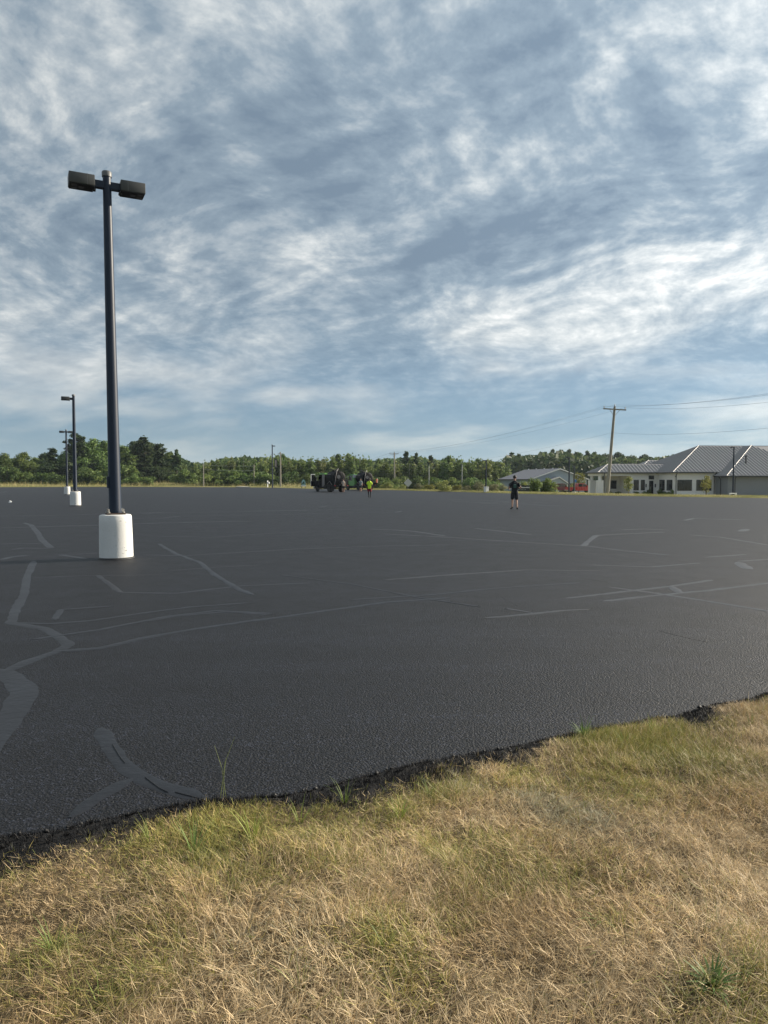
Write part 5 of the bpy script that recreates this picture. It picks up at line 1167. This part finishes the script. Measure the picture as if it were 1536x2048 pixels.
def tank_truck(u, Y, label, door_open, cab_side, tank_logo=True):
    p = at_depth(u, 980, Y); root = empty('tank_truck', (p.x, p.y, 0.0), R(120), label, 'truck', 'sealcoating tank trucks'); root.scale = (0.95, 0.95, 0.95)
    for s in (-1, 1): MB().box((-3.3, s * 0.42 - 0.05, 0.60), (3.1, s * 0.42 + 0.05, 0.82)).build('chassis_rail', M['truck_dark'], root)
    for s in (-1, 1): wheel(root, 2.25, s * 0.98, 0.48, 0.27, s)
    for s in (-1, 1):
        wheel(root, -1.7, s * 1.02, 0.48, 0.25, s); wheel(root, -1.7, s * 0.74, 0.48, 0.25, s)
    MB().tube([(-1.7, -0.95, 0.48), (-1.7, 0.95, 0.48)], 0.07, 8).build('axle', M['truck_dark'], root); MB().tube([(2.25, -0.85, 0.48), (2.25, 0.85, 0.48)], 0.05, 8).build('axle', M['truck_dark'], root)
    # hood and nose
    mb = MB(); mb.prism([(1.95, -0.80, 0.70), (3.30, -0.80, 0.70), (3.38, -0.80, 1.15), (3.15, -0.80, 1.45), (1.95, -0.80, 1.58)], (0, 1.60, 0)); hd = mb.build('hood', M['truck_black'], root)
    MB().box((3.37, -0.55, 0.78), (3.42, 0.55, 1.22), 0.01).build('grille', M['chrome'], hd)
    for s in (-1, 1):
        fd = MB(); fd.prism([(2.25 + 0.62 * math.cos(a), s * 0.81 if s > 0 else -1.14, 0.52 + 0.62 * math.sin(a)) for a in np.linspace(0.15, math.pi - 0.15, 10)] + [(2.25 - 0.52, s * 0.81 if s > 0 else -1.14, 0.62)] + [(2.25 + 0.52 * math.cos(a), s * 0.81 if s > 0 else -1.14, 0.52 + 0.52 * math.sin(a)) for a in np.linspace(math.pi - 0.3, 0.3, 8)], (0, 0.33, 0)); fd.build('fender', M['truck_black'], root)
        MB().box((3.02, s * 0.86 - 0.13, 0.95), (3.30, s * 0.86 + 0.13, 1.20), 0.04).build('headlight', M['white_paint'], root)
    MB().box((3.30, -1.12, 0.42), (3.52, 1.12, 0.72), 0.03).build('bumper', M['chrome'], root)
    # cab
    side = [(0.25, 0.72), (1.95, 0.72), (1.95, 1.55), (1.55, 2.42), (0.25, 2.46)]
    th = 0.06
    for s in (-1, 1):
        y0 = s * 1.04
        pil = MB()
        pil.prism([(-0.15, y0, 0.74), (0.62, y0, 0.74), (0.62, y0, 2.46), (-0.15, y0, 2.46)], (0, -s * th, 0)); pil.build('cab_pillar', M[cab_side if cab_side != 'truck_black' else 'grey_panel'], root)
        pil = MB(); pil.prism([(1.80, y0, 1.60), (1.95, y0, 1.58), (1.58, y0, 2.42), (1.45, y0, 2.42)], (0, -s * th, 0)); pil.build('windshield_pillar', M['truck_black'], root)
        MB().box((-0.15, y0 - (th if s > 0 else 0), 0.55), (1.95, y0 + (0 if s > 0 else th), 0.735)).build('sill', M['truck_black'], root)
        MB().box((0.7, s * 1.06 - 0.12, 0.34), (1.6, s * 1.06 + 0.12, 0.42), 0.01).build('step', M['truck_dark'], root)
        if s > 0 and door_open:
            continue
        MB().prism([(0.63, y0, 0.745), (1.94, y0, 0.745), (1.94, y0, 1.57), (0.63, y0, 1.57)], (0, -s * 0.05, 0)).build('door', M[cab_side], root)
        MB().prism([(0.64, y0 - s * 0.01, 1.575), (1.79, y0 - s * 0.01, 1.575), (1.44, y0 - s * 0.01, 2.40), (0.64, y0 - s * 0.01, 2.40)], (0, -s * 0.03, 0)).build('side_window', M['dark_glass'], root)
    MB().box((-0.15, -0.97, 0.74), (-0.07, 0.97, 2.46)).build('cab_back', M[cab_side], root)
    MB().box((-0.06, -0.97, 0.70), (1.94, 0.97, 0.80)).build('cab_floor', M['cab_inner'], root)
    MB().box((1.55, -0.95, 0.81), (1.93, 0.95, 1.5)).build('dashboard', M['cab_inner'], root)
    for s in (-1, 1): MB().box((0.5, s * 0.5 - 0.26, 0.81), (1.05, s * 0.5 + 0.26, 1.25), 0.03).box((0.42, s * 0.5 - 0.26, 1.26), (0.6, s * 0.5 + 0.26, 1.98), 0.03).build('seat', M['cab_inner'], root)
    MB().prism([(1.96, -0.96, 1.58), (1.99, -0.96, 1.58), (1.60, -0.96, 2.42), (1.57, -0.96, 2.42)], (0, 1.92, 0)).build('windshield', M['dark_glass'], root)
    MB().prism([(-0.18, -1.06, 2.465), (1.62, -1.06, 2.44), (1.56, -1.06, 2.58), (1.2, -1.06, 2.65), (-0.12, -1.06, 2.66)], (0, 2.12, 0)).build('cab_roof', M['cab_green'], root)
    for s in (-1, 1):
        MB().tube([(1.85, s * 1.05, 1.55), (1.95, s * 1.32, 1.6), (1.95, s * 1.32, 2.2), (1.8, s * 1.05, 2.25)], 0.025, 6).build('mirror_bracket', M['chrome'], root); MB().box((1.93, s * 1.33 - 0.1, 1.68), (2.0, s * 1.33 + 0.1, 2.12), 0.015).build('mirror', M['truck_dark'], root)
    if door_open:   # the driver's door stands wide open, its frame and edge white
        d = MB(); d.box((1.93, 1.08, 0.76), (2.0, 2.18, 1.56), 0.01); d = d.build('open_door', M['truck_black'], root)
        fr = MB(); fr.box((1.93, 2.10, 1.561), (2.0, 2.18, 2.50), 0.01).box((1.93, 1.50, 2.42), (2.0, 2.098, 2.50), 0.01); fr.build('door_frame', M['white_paint'], d)
        MB().box((1.93, 2.182, 0.76), (2.0, 2.21, 1.56)).build('door_edge', M['white_paint'], d)
        MB().prism([(1.95, 1.30, 1.57), (1.95, 2.09, 1.57), (1.95, 2.09, 2.41), (1.95, 1.60, 2.41)], (0.02, 0, 0)).build('pane', M['dark_glass'], d)
    # deck, tank and gear
    MB().box((-3.45, -1.15, 0.83), (-0.18, 1.15, 0.95), 0.01).build('deck', M['truck_dark'], root)
    tk = MB().lathe([(0.3, -3.06), (0.65, -3.03), (0.86, -2.97), (0.93, -2.9), (0.95, -2.78), (0.95, -0.62), (0.93, -0.45), (0.85, -0.32), (0.5, -0.24)], 36, axis='X', loc=(0, 0, 1.98)).build('tank', M['truck_black'], root, 50)
    for x in (-2.6, -1.65, -0.7): MB().lathe([(0.962, x - 0.04), (0.962, x + 0.04)], 36, axis='X', loc=(0, 0, 1.98)).build('tank_band', M['truck_dark'], tk)
    for x in (-2.4, -0.6): MB().box((x - 0.1, -0.85, 0.951), (x + 0.1, 0.85, 1.22)).build('saddle', M['truck_dark'], root)
    MB().lathe([(0.34, 0), (0.34, 0.12), (0.30, 0.18)], 20, loc=(-1.3, 0, 2.91)).build('hatch', M['truck_dark'], tk)
    MB().box((-1.9, -0.30, 3.16), (-0.3, -0.22, 3.20)).box((-1.9, 0.22, 3.16), (-0.3, 0.30, 3.20)).build('walk_rail', M['grey_panel'], tk)
    for x in (-1.85, -0.35):
        for y in (-0.26, 0.26): MB().tube([(x, y, 2.9), (x, y, 3.17)], 0.02, 6).build('rail_post', M['grey_panel'], tk)
    if tank_logo:
        MB().lathe([(0.27, -3.085), (0.27, -3.065)], 20, axis='X', loc=(0, 0.22, 2.12)).build('emblem', M['lamp_lens'], tk)
        for k in range(5): MB().box((-1.75 + 0.22 * k, 0.80, 2.42), (-1.60 + 0.22 * k, 0.865, 2.52)).build('side_lettering', M['grey_panel'], tk)
    # rear rig: pump box, hose reel, ladder, pipework
    MB().box((-3.40, -1.05, 0.952), (-2.75, -0.25, 1.7), 0.02).build('pump_box', M['truck_dark'], root)
    MB().lathe([(0.36, -0.16), (0.36, -0.12), (0.16, -0.12), (0.16, 0.12), (0.36, 0.12), (0.36, 0.16)], 20, axis='Y', loc=(-3.3, 0.62, 1.38)).build('hose_reel', M['truck_black'], root, 40)
    for y in (-0.28, 0.12): MB().tube([(-3.5, y, 0.95), (-3.42, y, 2.6), (-3.0, y, 3.1)], 0.026, 6).build('ladder_rail', M['truck_dark'], root)
    for z in np.arange(1.15, 2.6, 0.3): MB().tube([(-3.49 + 0.045 * (z - 0.95), -0.28, z), (-3.49 + 0.045 * (z - 0.95), 0.12, z)], 0.018, 6).build('rung', M['truck_dark'], root)
    MB().tube([(-3.2, 0.9, 1.0), (-3.5, 0.9, 2.0), (-3.3, 0.6, 2.9), (-2.9, 0.2, 3.25), (-2.5, 0.0, 3.1)], 0.04, 8).build('hose', M['grey_panel'], root, 60)
    MB().tube([(-2.5, 1.0, 1.0), (-2.0, 1.1, 1.5), (-1.2, 1.12, 1.1)], 0.035, 8).build('hose', M['grey_panel'], root, 60)
    MB().box((-1.0, 0.82, 0.40), (0.05, 1.14, 0.80), 0.05).build('fuel_tank', M['truck_dark'], root); MB().box((-3.35, 0.8, 0.55), (-2.4, 1.14, 0.82), 0.02).build('toolbox', M['truck_dark'], root)
    MB().box((-2.32, 0.62, 0.95), (-1.08, 1.17, 1.02), 0.01).build('mudguard', M['truck_dark'], root)
    for s in (-1, 1): MB().box((-3.47, s * 1.0 - 0.1, 0.84), (-3.452, s * 1.0 + 0.1, 0.94)).build('tail_light', M['red_paint'], root); MB().box((-2.35, s * 0.88 - 0.28, 0.15), (-2.33, s * 0.88 + 0.28, 0.82)).build('mud_flap', M['tyre'], root)
    return root
tank_truck(661, 98, 'black tank truck with pale green cab roof and driver door open', True, 'truck_black')
t2 = tank_truck(719, 113, 'second black tank truck with a bright green cab, behind the first', False, 'cab_green', True)
MB().box((-3.75, -1.3, 1.25), (-3.65, -1.05, 1.85), 0.01).build('rear_marker', M['orange_plastic'], t2); MB().box((-3.66, -1.40, 1.22), (-3.56, -1.31, 1.95)).build('marker_post', M['white_paint'], t2); MB().box((-3.7, -1.2, 0.96), (-3.3, -1.1, 1.26)).build('marker_bracket', M['truck_dark'], t2)
MB().box((-0.35, 0.75, 2.05), (0.2, 1.14, 2.55), 0.02).build('side_locker', M['sign_aluminium'], t2)

def pickup(u, v, Y, rz, mat, label, cap=False):
    p = at_depth(u, v, Y); g = gp(p.x, p.y); root = empty('pickup_truck', g, rz, label, 'pickup truck')
    w = 0.95; wh = [(-1.75, 0.38), (1.75, 0.38)]
    lower = [(-2.75, 0.48), (-2.2, 0.42)]
    for cx, r in wh: lower += [(cx + 0.47 * math.cos(a), 0.40 + 0.47 * math.sin(a)) for a in np.linspace(math.pi - 0.1, 0.1, 9)]
    prof = lower + [(2.5, 0.42), (2.78, 0.55), (2.80, 0.95), (2.62, 1.08), (1.45, 1.18), (-0.9, 1.15), (-2.75, 1.14)]
    MB().prism([(x, -w, z) for x, z in prof], (0, 2 * w, 0)).build('body', M[mat], root)
    gh = [(-0.95, 1.151), (1.43, 1.181), (0.72, 1.80), (0.45, 1.87), (-0.72, 1.87), (-0.88, 1.78)]
    c = MB().prism([(x, -w + 0.12, z) for x, z in gh], (0, 2 * w - 0.24, 0)).build('cab', M[mat], root)
    for s in (-1, 1):
        y = s * (w - 0.12)
        for q in ([(-0.78, 1.24), (0.10, 1.24), (0.10, 1.76), (-0.72, 1.76)], [(0.18, 1.24), (1.18, 1.26), (0.66, 1.74), (0.18, 1.76)]):
            MB().prism([(x, y + s * 0.001, z) for x, z in q], (0, s * 0.012, 0)).build('side_window', M['dark_glass'], c)
        MB().box((2.6, s * 0.72 - 0.17, 0.80), (2.806, s * 0.72 + 0.17, 0.98), 0.01).build('headlight', M['white_paint'], root); MB().box((-2.76, s * 0.82 - 0.08, 0.75), (-2.72, s * 0.82 + 0.08, 1.08)).build('tail_light', M['maroon_paint'], root)
        MB().box((0.3, s * (w + 0.001) - (0 if s > 0 else 0.02), 1.0), (0.5, s * (w + 0.001) + (0.02 if s > 0 else 0), 1.05)).build('door_handle', M['dark_trim'], root)
        MB().box((0.95, s * (w + 0.08) - 0.09, 1.2), (1.08, s * (w + 0.08) + 0.09, 1.36), 0.02).build('mirror', M[mat], root)
        for cx, r in wh: wheel(root, cx, s * 0.84, r, 0.24, s)
    MB().prism([(1.44, -w + 0.16, 1.21), (1.46, -w + 0.16, 1.21), (0.76, -w + 0.16, 1.80), (0.74, -w + 0.16, 1.80)], (0, 2 * w - 0.32, 0)).build('windshield', M['dark_glass'], c)
    MB().box((2.74, -0.9, 0.45), (2.9, 0.9, 0.62), 0.03).build('bumper', M['chrome'], root); MB().box((-2.9, -0.9, 0.45), (-2.74, 0.9, 0.6), 0.03).build('bumper', M['chrome'], root)
    if cap:
        k = MB().prism([(-2.72, -w + 0.04, 1.155), (-0.97, -w + 0.04, 1.165), (-1.0, -w + 0.04, 1.82), (-2.6, -w + 0.04, 1.82)], (0, 2 * w - 0.08, 0)).build('bed_cap', M[mat], root)
        MB().box((-2.62, -w + 0.02, 1.821), (-0.98, w - 0.02, 1.88), 0.01).build('cap_roof', M['white_paint'], k)
        for s in (-1, 1): MB().box((-2.45, s * (w - 0.037) - 0.012, 1.3), (-1.15, s * (w - 0.037) + 0.012, 1.68)).build('cap_window', M['dark_glass'], k)
    else:
        MB().box((-2.7, -w + 0.08, 1.1455), (-0.98, w - 0.08, 1.152)).build('bed_liner', M['tyre'], root)
    return root
pickup(1160, 984, 142, R(12), 'red_paint', 'bright red pickup truck parked behind the verge')
pickup(1118, 983, 150, R(12), 'maroon_paint', 'dark maroon pickup with a white-topped bed cap left of the red pickup', True)

# ------------------------------------------------------------------ people
def skin_mesh(name, joints, edges, mat, parent, root_i=0, sub=2):
    me = bpy.data.meshes.new(name); me.from_pydata([j[0] for j in joints], edges, []); me.materials.append(mat)
    o = link(name, me, None, parent)
    sk = o.modifiers.new('skin', 'SKIN'); sk.use_smooth_shade = True
    for i, j in enumerate(joints):
        d = me.skin_vertices[0].data[i]; d.radius = j[1] if isinstance(j[1], tuple) else (j[1], j[1]); d.use_root = (i == root_i)
    ss = o.modifiers.new('subdivision', 'SUBSURF'); ss.levels = sub; ss.render_levels = sub
    return o
def person(loc, rz, h, label, legs, arms, wear, hair='short', head_turn=0.0):
    """legs: per side (knee, ankle, toe); arms: per side (elbow, wrist, hand direction); measures for a height of 1.78 m; faces +y"""
    k = h / 1.78; root = empty('person', loc, rz, label, 'person'); root.scale = (k, k, k)
    J = []; E = []
    def add(p, r, par=None):
        J.append((tuple(p), r)); i = len(J) - 1
        if par is not None: E.append((par, i))
        return i
    pel = add((0, 0, 0.96), (.112, .09)); wa = add((0, 0, 1.10), (.108, .085), pel); ch = add((0, 0, 1.28), (.12, .08), wa); sh = add((0, 0.0, 1.40), (.07, .058), ch)
    ne = add((0, 0.005, 1.49), .056, sh); hl = add((0, 0.025, 1.585), (.066, .075), ne); hm = add((0, 0.022, 1.675), (.077, .094), hl); add((0, 0.012, 1.745), (.055, .068), hm)
    for s in (-1, 1):
        kn, an, toe = legs[0 if s < 0 else 1]
        hp = add((s * 0.092, 0, 0.88), (.076, .08), pel); th = add(Vector((s * 0.095, 0, 0.88)).lerp(Vector(kn), 0.5), .070, hp); kk = add(kn, .054, th); cf = add(Vector(kn).lerp(Vector(an), 0.35), .053, kk); aa = add(an, .036, cf); add(toe, (.034, .026), aa)
        el, wr, hdir = arms[0 if s < 0 else 1]
        so_ = add((s * 0.165, -0.005, 1.385), .050, sh); ua = add(Vector((s * 0.17, 0, 1.385)).lerp(Vector(el), 0.5), .045, so_); ee = add(el, .038, ua); fa = add(Vector(el).lerp(Vector(wr), 0.4), .037, ee); ww = add(wr, .025, fa)
        hd = Vector(hdir).normalized(); side = Vector((0, 0, 1)).cross(hd); side = side.normalized() if side.length > 0.2 else Vector((0, 1, 0)); nrm = hd.cross(side)
        pm = add(Vector(wr) + hd * 0.055, (.036, .02), ww)
        for f_, (o_, ln) in enumerate(((-.028, .065), (-.010, .078), (.010, .074), (.028, .058))):
            b = add(Vector(wr) + hd * 0.095 + side * o_, .0095, pm); m_ = add(Vector(wr) + hd * (0.095 + ln * 0.55) + side * o_ * 1.15 + nrm * 0.012, .0085, b); add(Vector(wr) + hd * (0.095 + ln) + side * o_ * 1.1 + nrm * 0.03, .007, m_)
        tb = add(Vector(wr) + hd * 0.04 - side * 0.034, .011, pm); add(Vector(wr) + hd * 0.075 - side * 0.052 + nrm * 0.01, .009, tb)
    body = skin_mesh('body', J, E, M[wear['skin']], root)
    # face
    for s in (-1, 1):
        MB().lathe([(0.008, -0.012), (0.03, -0.006), (0.032, 0.006), (0.012, 0.014)], 10, axis='X', loc=(s * 0.082, 0.015, 1.655)).build('ear', M[wear['skin']], root, 60)
        MB().lathe([(0.004, 0), (0.013, 0.006), (0.013, 0.010), (0.004, 0.014)], 8, axis='Y', loc=(s * 0.032, 0.103, 1.672)).build('eye', M['hair'], root, 60)
    MB().prism([(-0.012, 0.105, 1.635), (0.012, 0.105, 1.635), (0.0, 0.108, 1.672)], (0, 0.022, -0.006)).build('nose', M[wear['skin']], root); MB().box((-0.022, 0.098, 1.602), (0.022, 0.108, 1.612), 0.003).build('mouth', M['red_cloth'], root)
    bm_ = bmesh.new(); bmesh.ops.create_icosphere(bm_, subdivisions=3, radius=1.0)
    bmesh.ops.delete(bm_, geom=[v for v in bm_.verts if v.co.z < -0.35 - 0.55 * v.co.y * -1 or (v.co.y > 0.55 and v.co.z < 0.45)], context='VERTS')
    for v in bm_.verts: v.co = Vector((v.co.x * 0.092, v.co.y * 0.112 + 0.014, v.co.z * 0.102 + 1.69)) * (1 + 0.004 * mnoise.noise(v.co * 9))
    me = bpy.data.meshes.new('hair'); bm_.to_mesh(me); bm_.free(); hr = link('hair', me, M['hair'], root)
    if hair == 'long': skin_mesh('ponytail', [((0, -0.09, 1.72), .05), ((0, -0.14, 1.62), .05), ((0, -0.15, 1.48), .045), ((0, -0.135, 1.36), .022)], [(0, 1), (1, 2), (2, 3)], M['hair'], root)
    # shirt with short sleeves
    mb = MB(); rings = []
    for z, rx, ry in ((0.80, .176, .140), (0.88, .174, .138), (1.0, .166, .130), (1.12, .164, .126), (1.26, .184, .134), (1.36, .190, .130), (1.425, .168, .112), (1.468, .115, .092), (1.508, .064, .066)):
        rings.append([mb.bm.verts.new((rx * math.cos(t_), ry * math.sin(t_), z)) for t_ in np.linspace(0, 2 * math.pi, 20, endpoint=False)])
    for r0_, r1_ in zip(rings[:-1], rings[1:]):
        for q in range(20): mb.bm.faces.new((r0_[q], r0_[(q + 1) % 20], r1_[(q + 1) % 20], r1_[q]))
    for s in (-1, 1):
        el = Vector(arms[0 if s < 0 else 1][0]); a0 = Vector((s * 0.135, -0.005, 1.385))
        mb.tube([a0, a0.lerp(el, 0.3) + Vector((s * 0.02, 0, 0.015)), a0.lerp(el, 0.6), a0.lerp(el, 0.85)], [.062, .072, .068, .068], 12)
    shirt = mb.build('shirt', M[wear['shirt']], root, 60)
    Q = [((0, 0, 1.08), (.135, .11)), ((0, 0, 0.93), (.155, .125))]; QE = [(0, 1)]
    for s in (-1, 1):
        kn = Vector(legs[0 if s < 0 else 1][0]); a0 = Vector((s * 0.092, 0, 0.86)); i = len(Q)
        Q += [(tuple(a0), (.118, .12)), (tuple(a0.lerp(kn, 0.5)), .112), (tuple(a0.lerp(kn, 1.0)), .112)]; QE += [(1, i), (i, i + 1), (i + 1, i + 2)]
    skin_mesh('shorts', Q, QE, M[wear['shorts']], root, 0)
    for s in (-1, 1):
        kn, an, toe = legs[0 if s < 0 else 1]; an, toe = Vector(an), Vector(toe)
        d = (toe - an); d.z = 0; d.normalize()
        skin_mesh('shoe', [(tuple(an + Vector((0, 0, 0.035))), .046), (tuple(an + Vector((0, 0, -0.025)) - d * 0.035), (.044, .036)), (tuple(an.lerp(toe, 0.55) + Vector((0, 0, -0.012))), (.046, .04)), (tuple(toe + d * 0.03), (.042, .030))], [(0, 1), (1, 2), (2, 3)], M[wear['shoe']], root, 0)
        if wear.get('legging'): skin_mesh('legging', [(tuple(Vector((s * .094, 0, .87)).lerp(Vector(kn), .7)), .072), (tuple(kn), .060), (tuple(Vector(kn).lerp(an, .35)), .059), (tuple(an + Vector((0, 0, 0.05))), .043)], [(0, 1), (1, 2), (2, 3)], M[wear['legging']], root, 0)
    return root, shirt
def st_leg(s, kf=0.02, af=0.0, dx=0.11, lift=0.0, out=0.03):
    return ((s * 0.105, kf, 0.485 + lift * 0.4), (s * dx, af, 0.085 + lift), (s * (dx + out), af + 0.15, 0.032 + lift * 0.15))
def hang(s, dx=0.27, f=0.04): return ((s * 0.235, -0.03, 1.15), (s * dx, f, 0.93), (s * 0.02, 0.12, -1))
p = on_plane(1029, 1019)
_, sh = person(p, R(-3), 1.79, 'man in black T-shirt and dark shorts walking away alone across the asphalt',
       [((-0.105, 0.09, 0.50), (-0.115, 0.06, 0.12), (-0.17, 0.18, 0.035)), ((0.105, 0.0, 0.485), (0.125, -0.12, 0.085), (0.14, 0.03, 0.032))],
       [((-0.30, -0.06, 1.15), (-0.27, 0.17, 1.06), (0.25, 1, 0.1)), ((0.30, -0.04, 1.16), (0.33, 0.19, 1.10), (-0.2, 1, 0.15))],
       dict(skin='skin_tone', shirt='black_cloth', shorts='charcoal_cloth', shoe='black_cloth'))
pr = MB().box((-0.075, -0.142, 1.13), (0.075, -0.115, 1.32), 0.004).build('back_print', M['green_print'], sh.parent); MB().box((-0.05, -0.147, 1.285), (0.05, -0.1425, 1.302)).build('print_line', M['pale_print'], pr); MB().box((-0.03, -0.128, 1.385), (0.03, -0.10, 1.40)).build('collar_print', M['pale_print'], sh.parent)
p = on_plane(739, 995)
person(p, R(0), 1.76, 'worker in a yellow-green high-visibility shirt and red shorts walking away', [st_leg(-1, 0.06, 0.08, 0.075, 0.02, -0.01), st_leg(1, 0.0, -0.08, 0.085, 0.0, 0.0)], [hang(-1, 0.27, 0.02), hang(1, 0.28, 0.03)],
       dict(skin='dark_skin', shirt='hivis', shorts='red_cloth', shoe='black_cloth', legging='black_cloth'), 'long')
p = on_plane(686.5, 984.3)
person(p, R(15), 1.75, 'man in tan shirt and black shorts standing behind the first tank truck', [st_leg(-1, 0.02, 0.02, 0.08), st_leg(1, 0.02, -0.02, 0.08)], [((-0.24, 0.0, 1.16), (-0.17, 0.22, 1.08), (0.3, 1, 0)), hang(1, 0.30, 0.0)],
       dict(skin='skin_tone', shirt='tan_cloth', shorts='black_cloth', shoe='skin_tone'))
p = on_plane(721.5, 983.2)
person(p, R(150), 1.78, 'worker in grey shirt and black shorts standing between the two tank trucks', [st_leg(-1, 0.05, 0.05, 0.15), st_leg(1, 0.02, -0.05, 0.15)], [hang(-1, 0.28, 0.05), ((0.25, 0.02, 1.16), (0.18, 0.24, 1.12), (-0.3, 1, 0))],
       dict(skin='skin_tone', shirt='grey_cloth', shorts='black_cloth', shoe='black_cloth'))

# ------------------------------------------------------------------ haze
hz_m = bpy.data.materials.new('haze'); hz_m.use_nodes = True; ht = hz_m.node_tree; ht.nodes.clear()
ho = ht.nodes.new('ShaderNodeOutputMaterial'); hv = ht.nodes.new('ShaderNodeVolumePrincipled')
hv.inputs['Color'].default_value = (0.72, 0.86, 1.0, 1); hv.inputs['Density'].default_value = 0.00012; hv.inputs['Anisotropy'].default_value = 0.2
ht.links.new(hv.outputs[0], ho.inputs['Volume'])
hb = MB().box((-6800, -6800, -2.4), (6800, 6900, 26)).build('haze', hz_m); tag(hb, 'thin pale summer haze over the whole scene', kind='stuff')
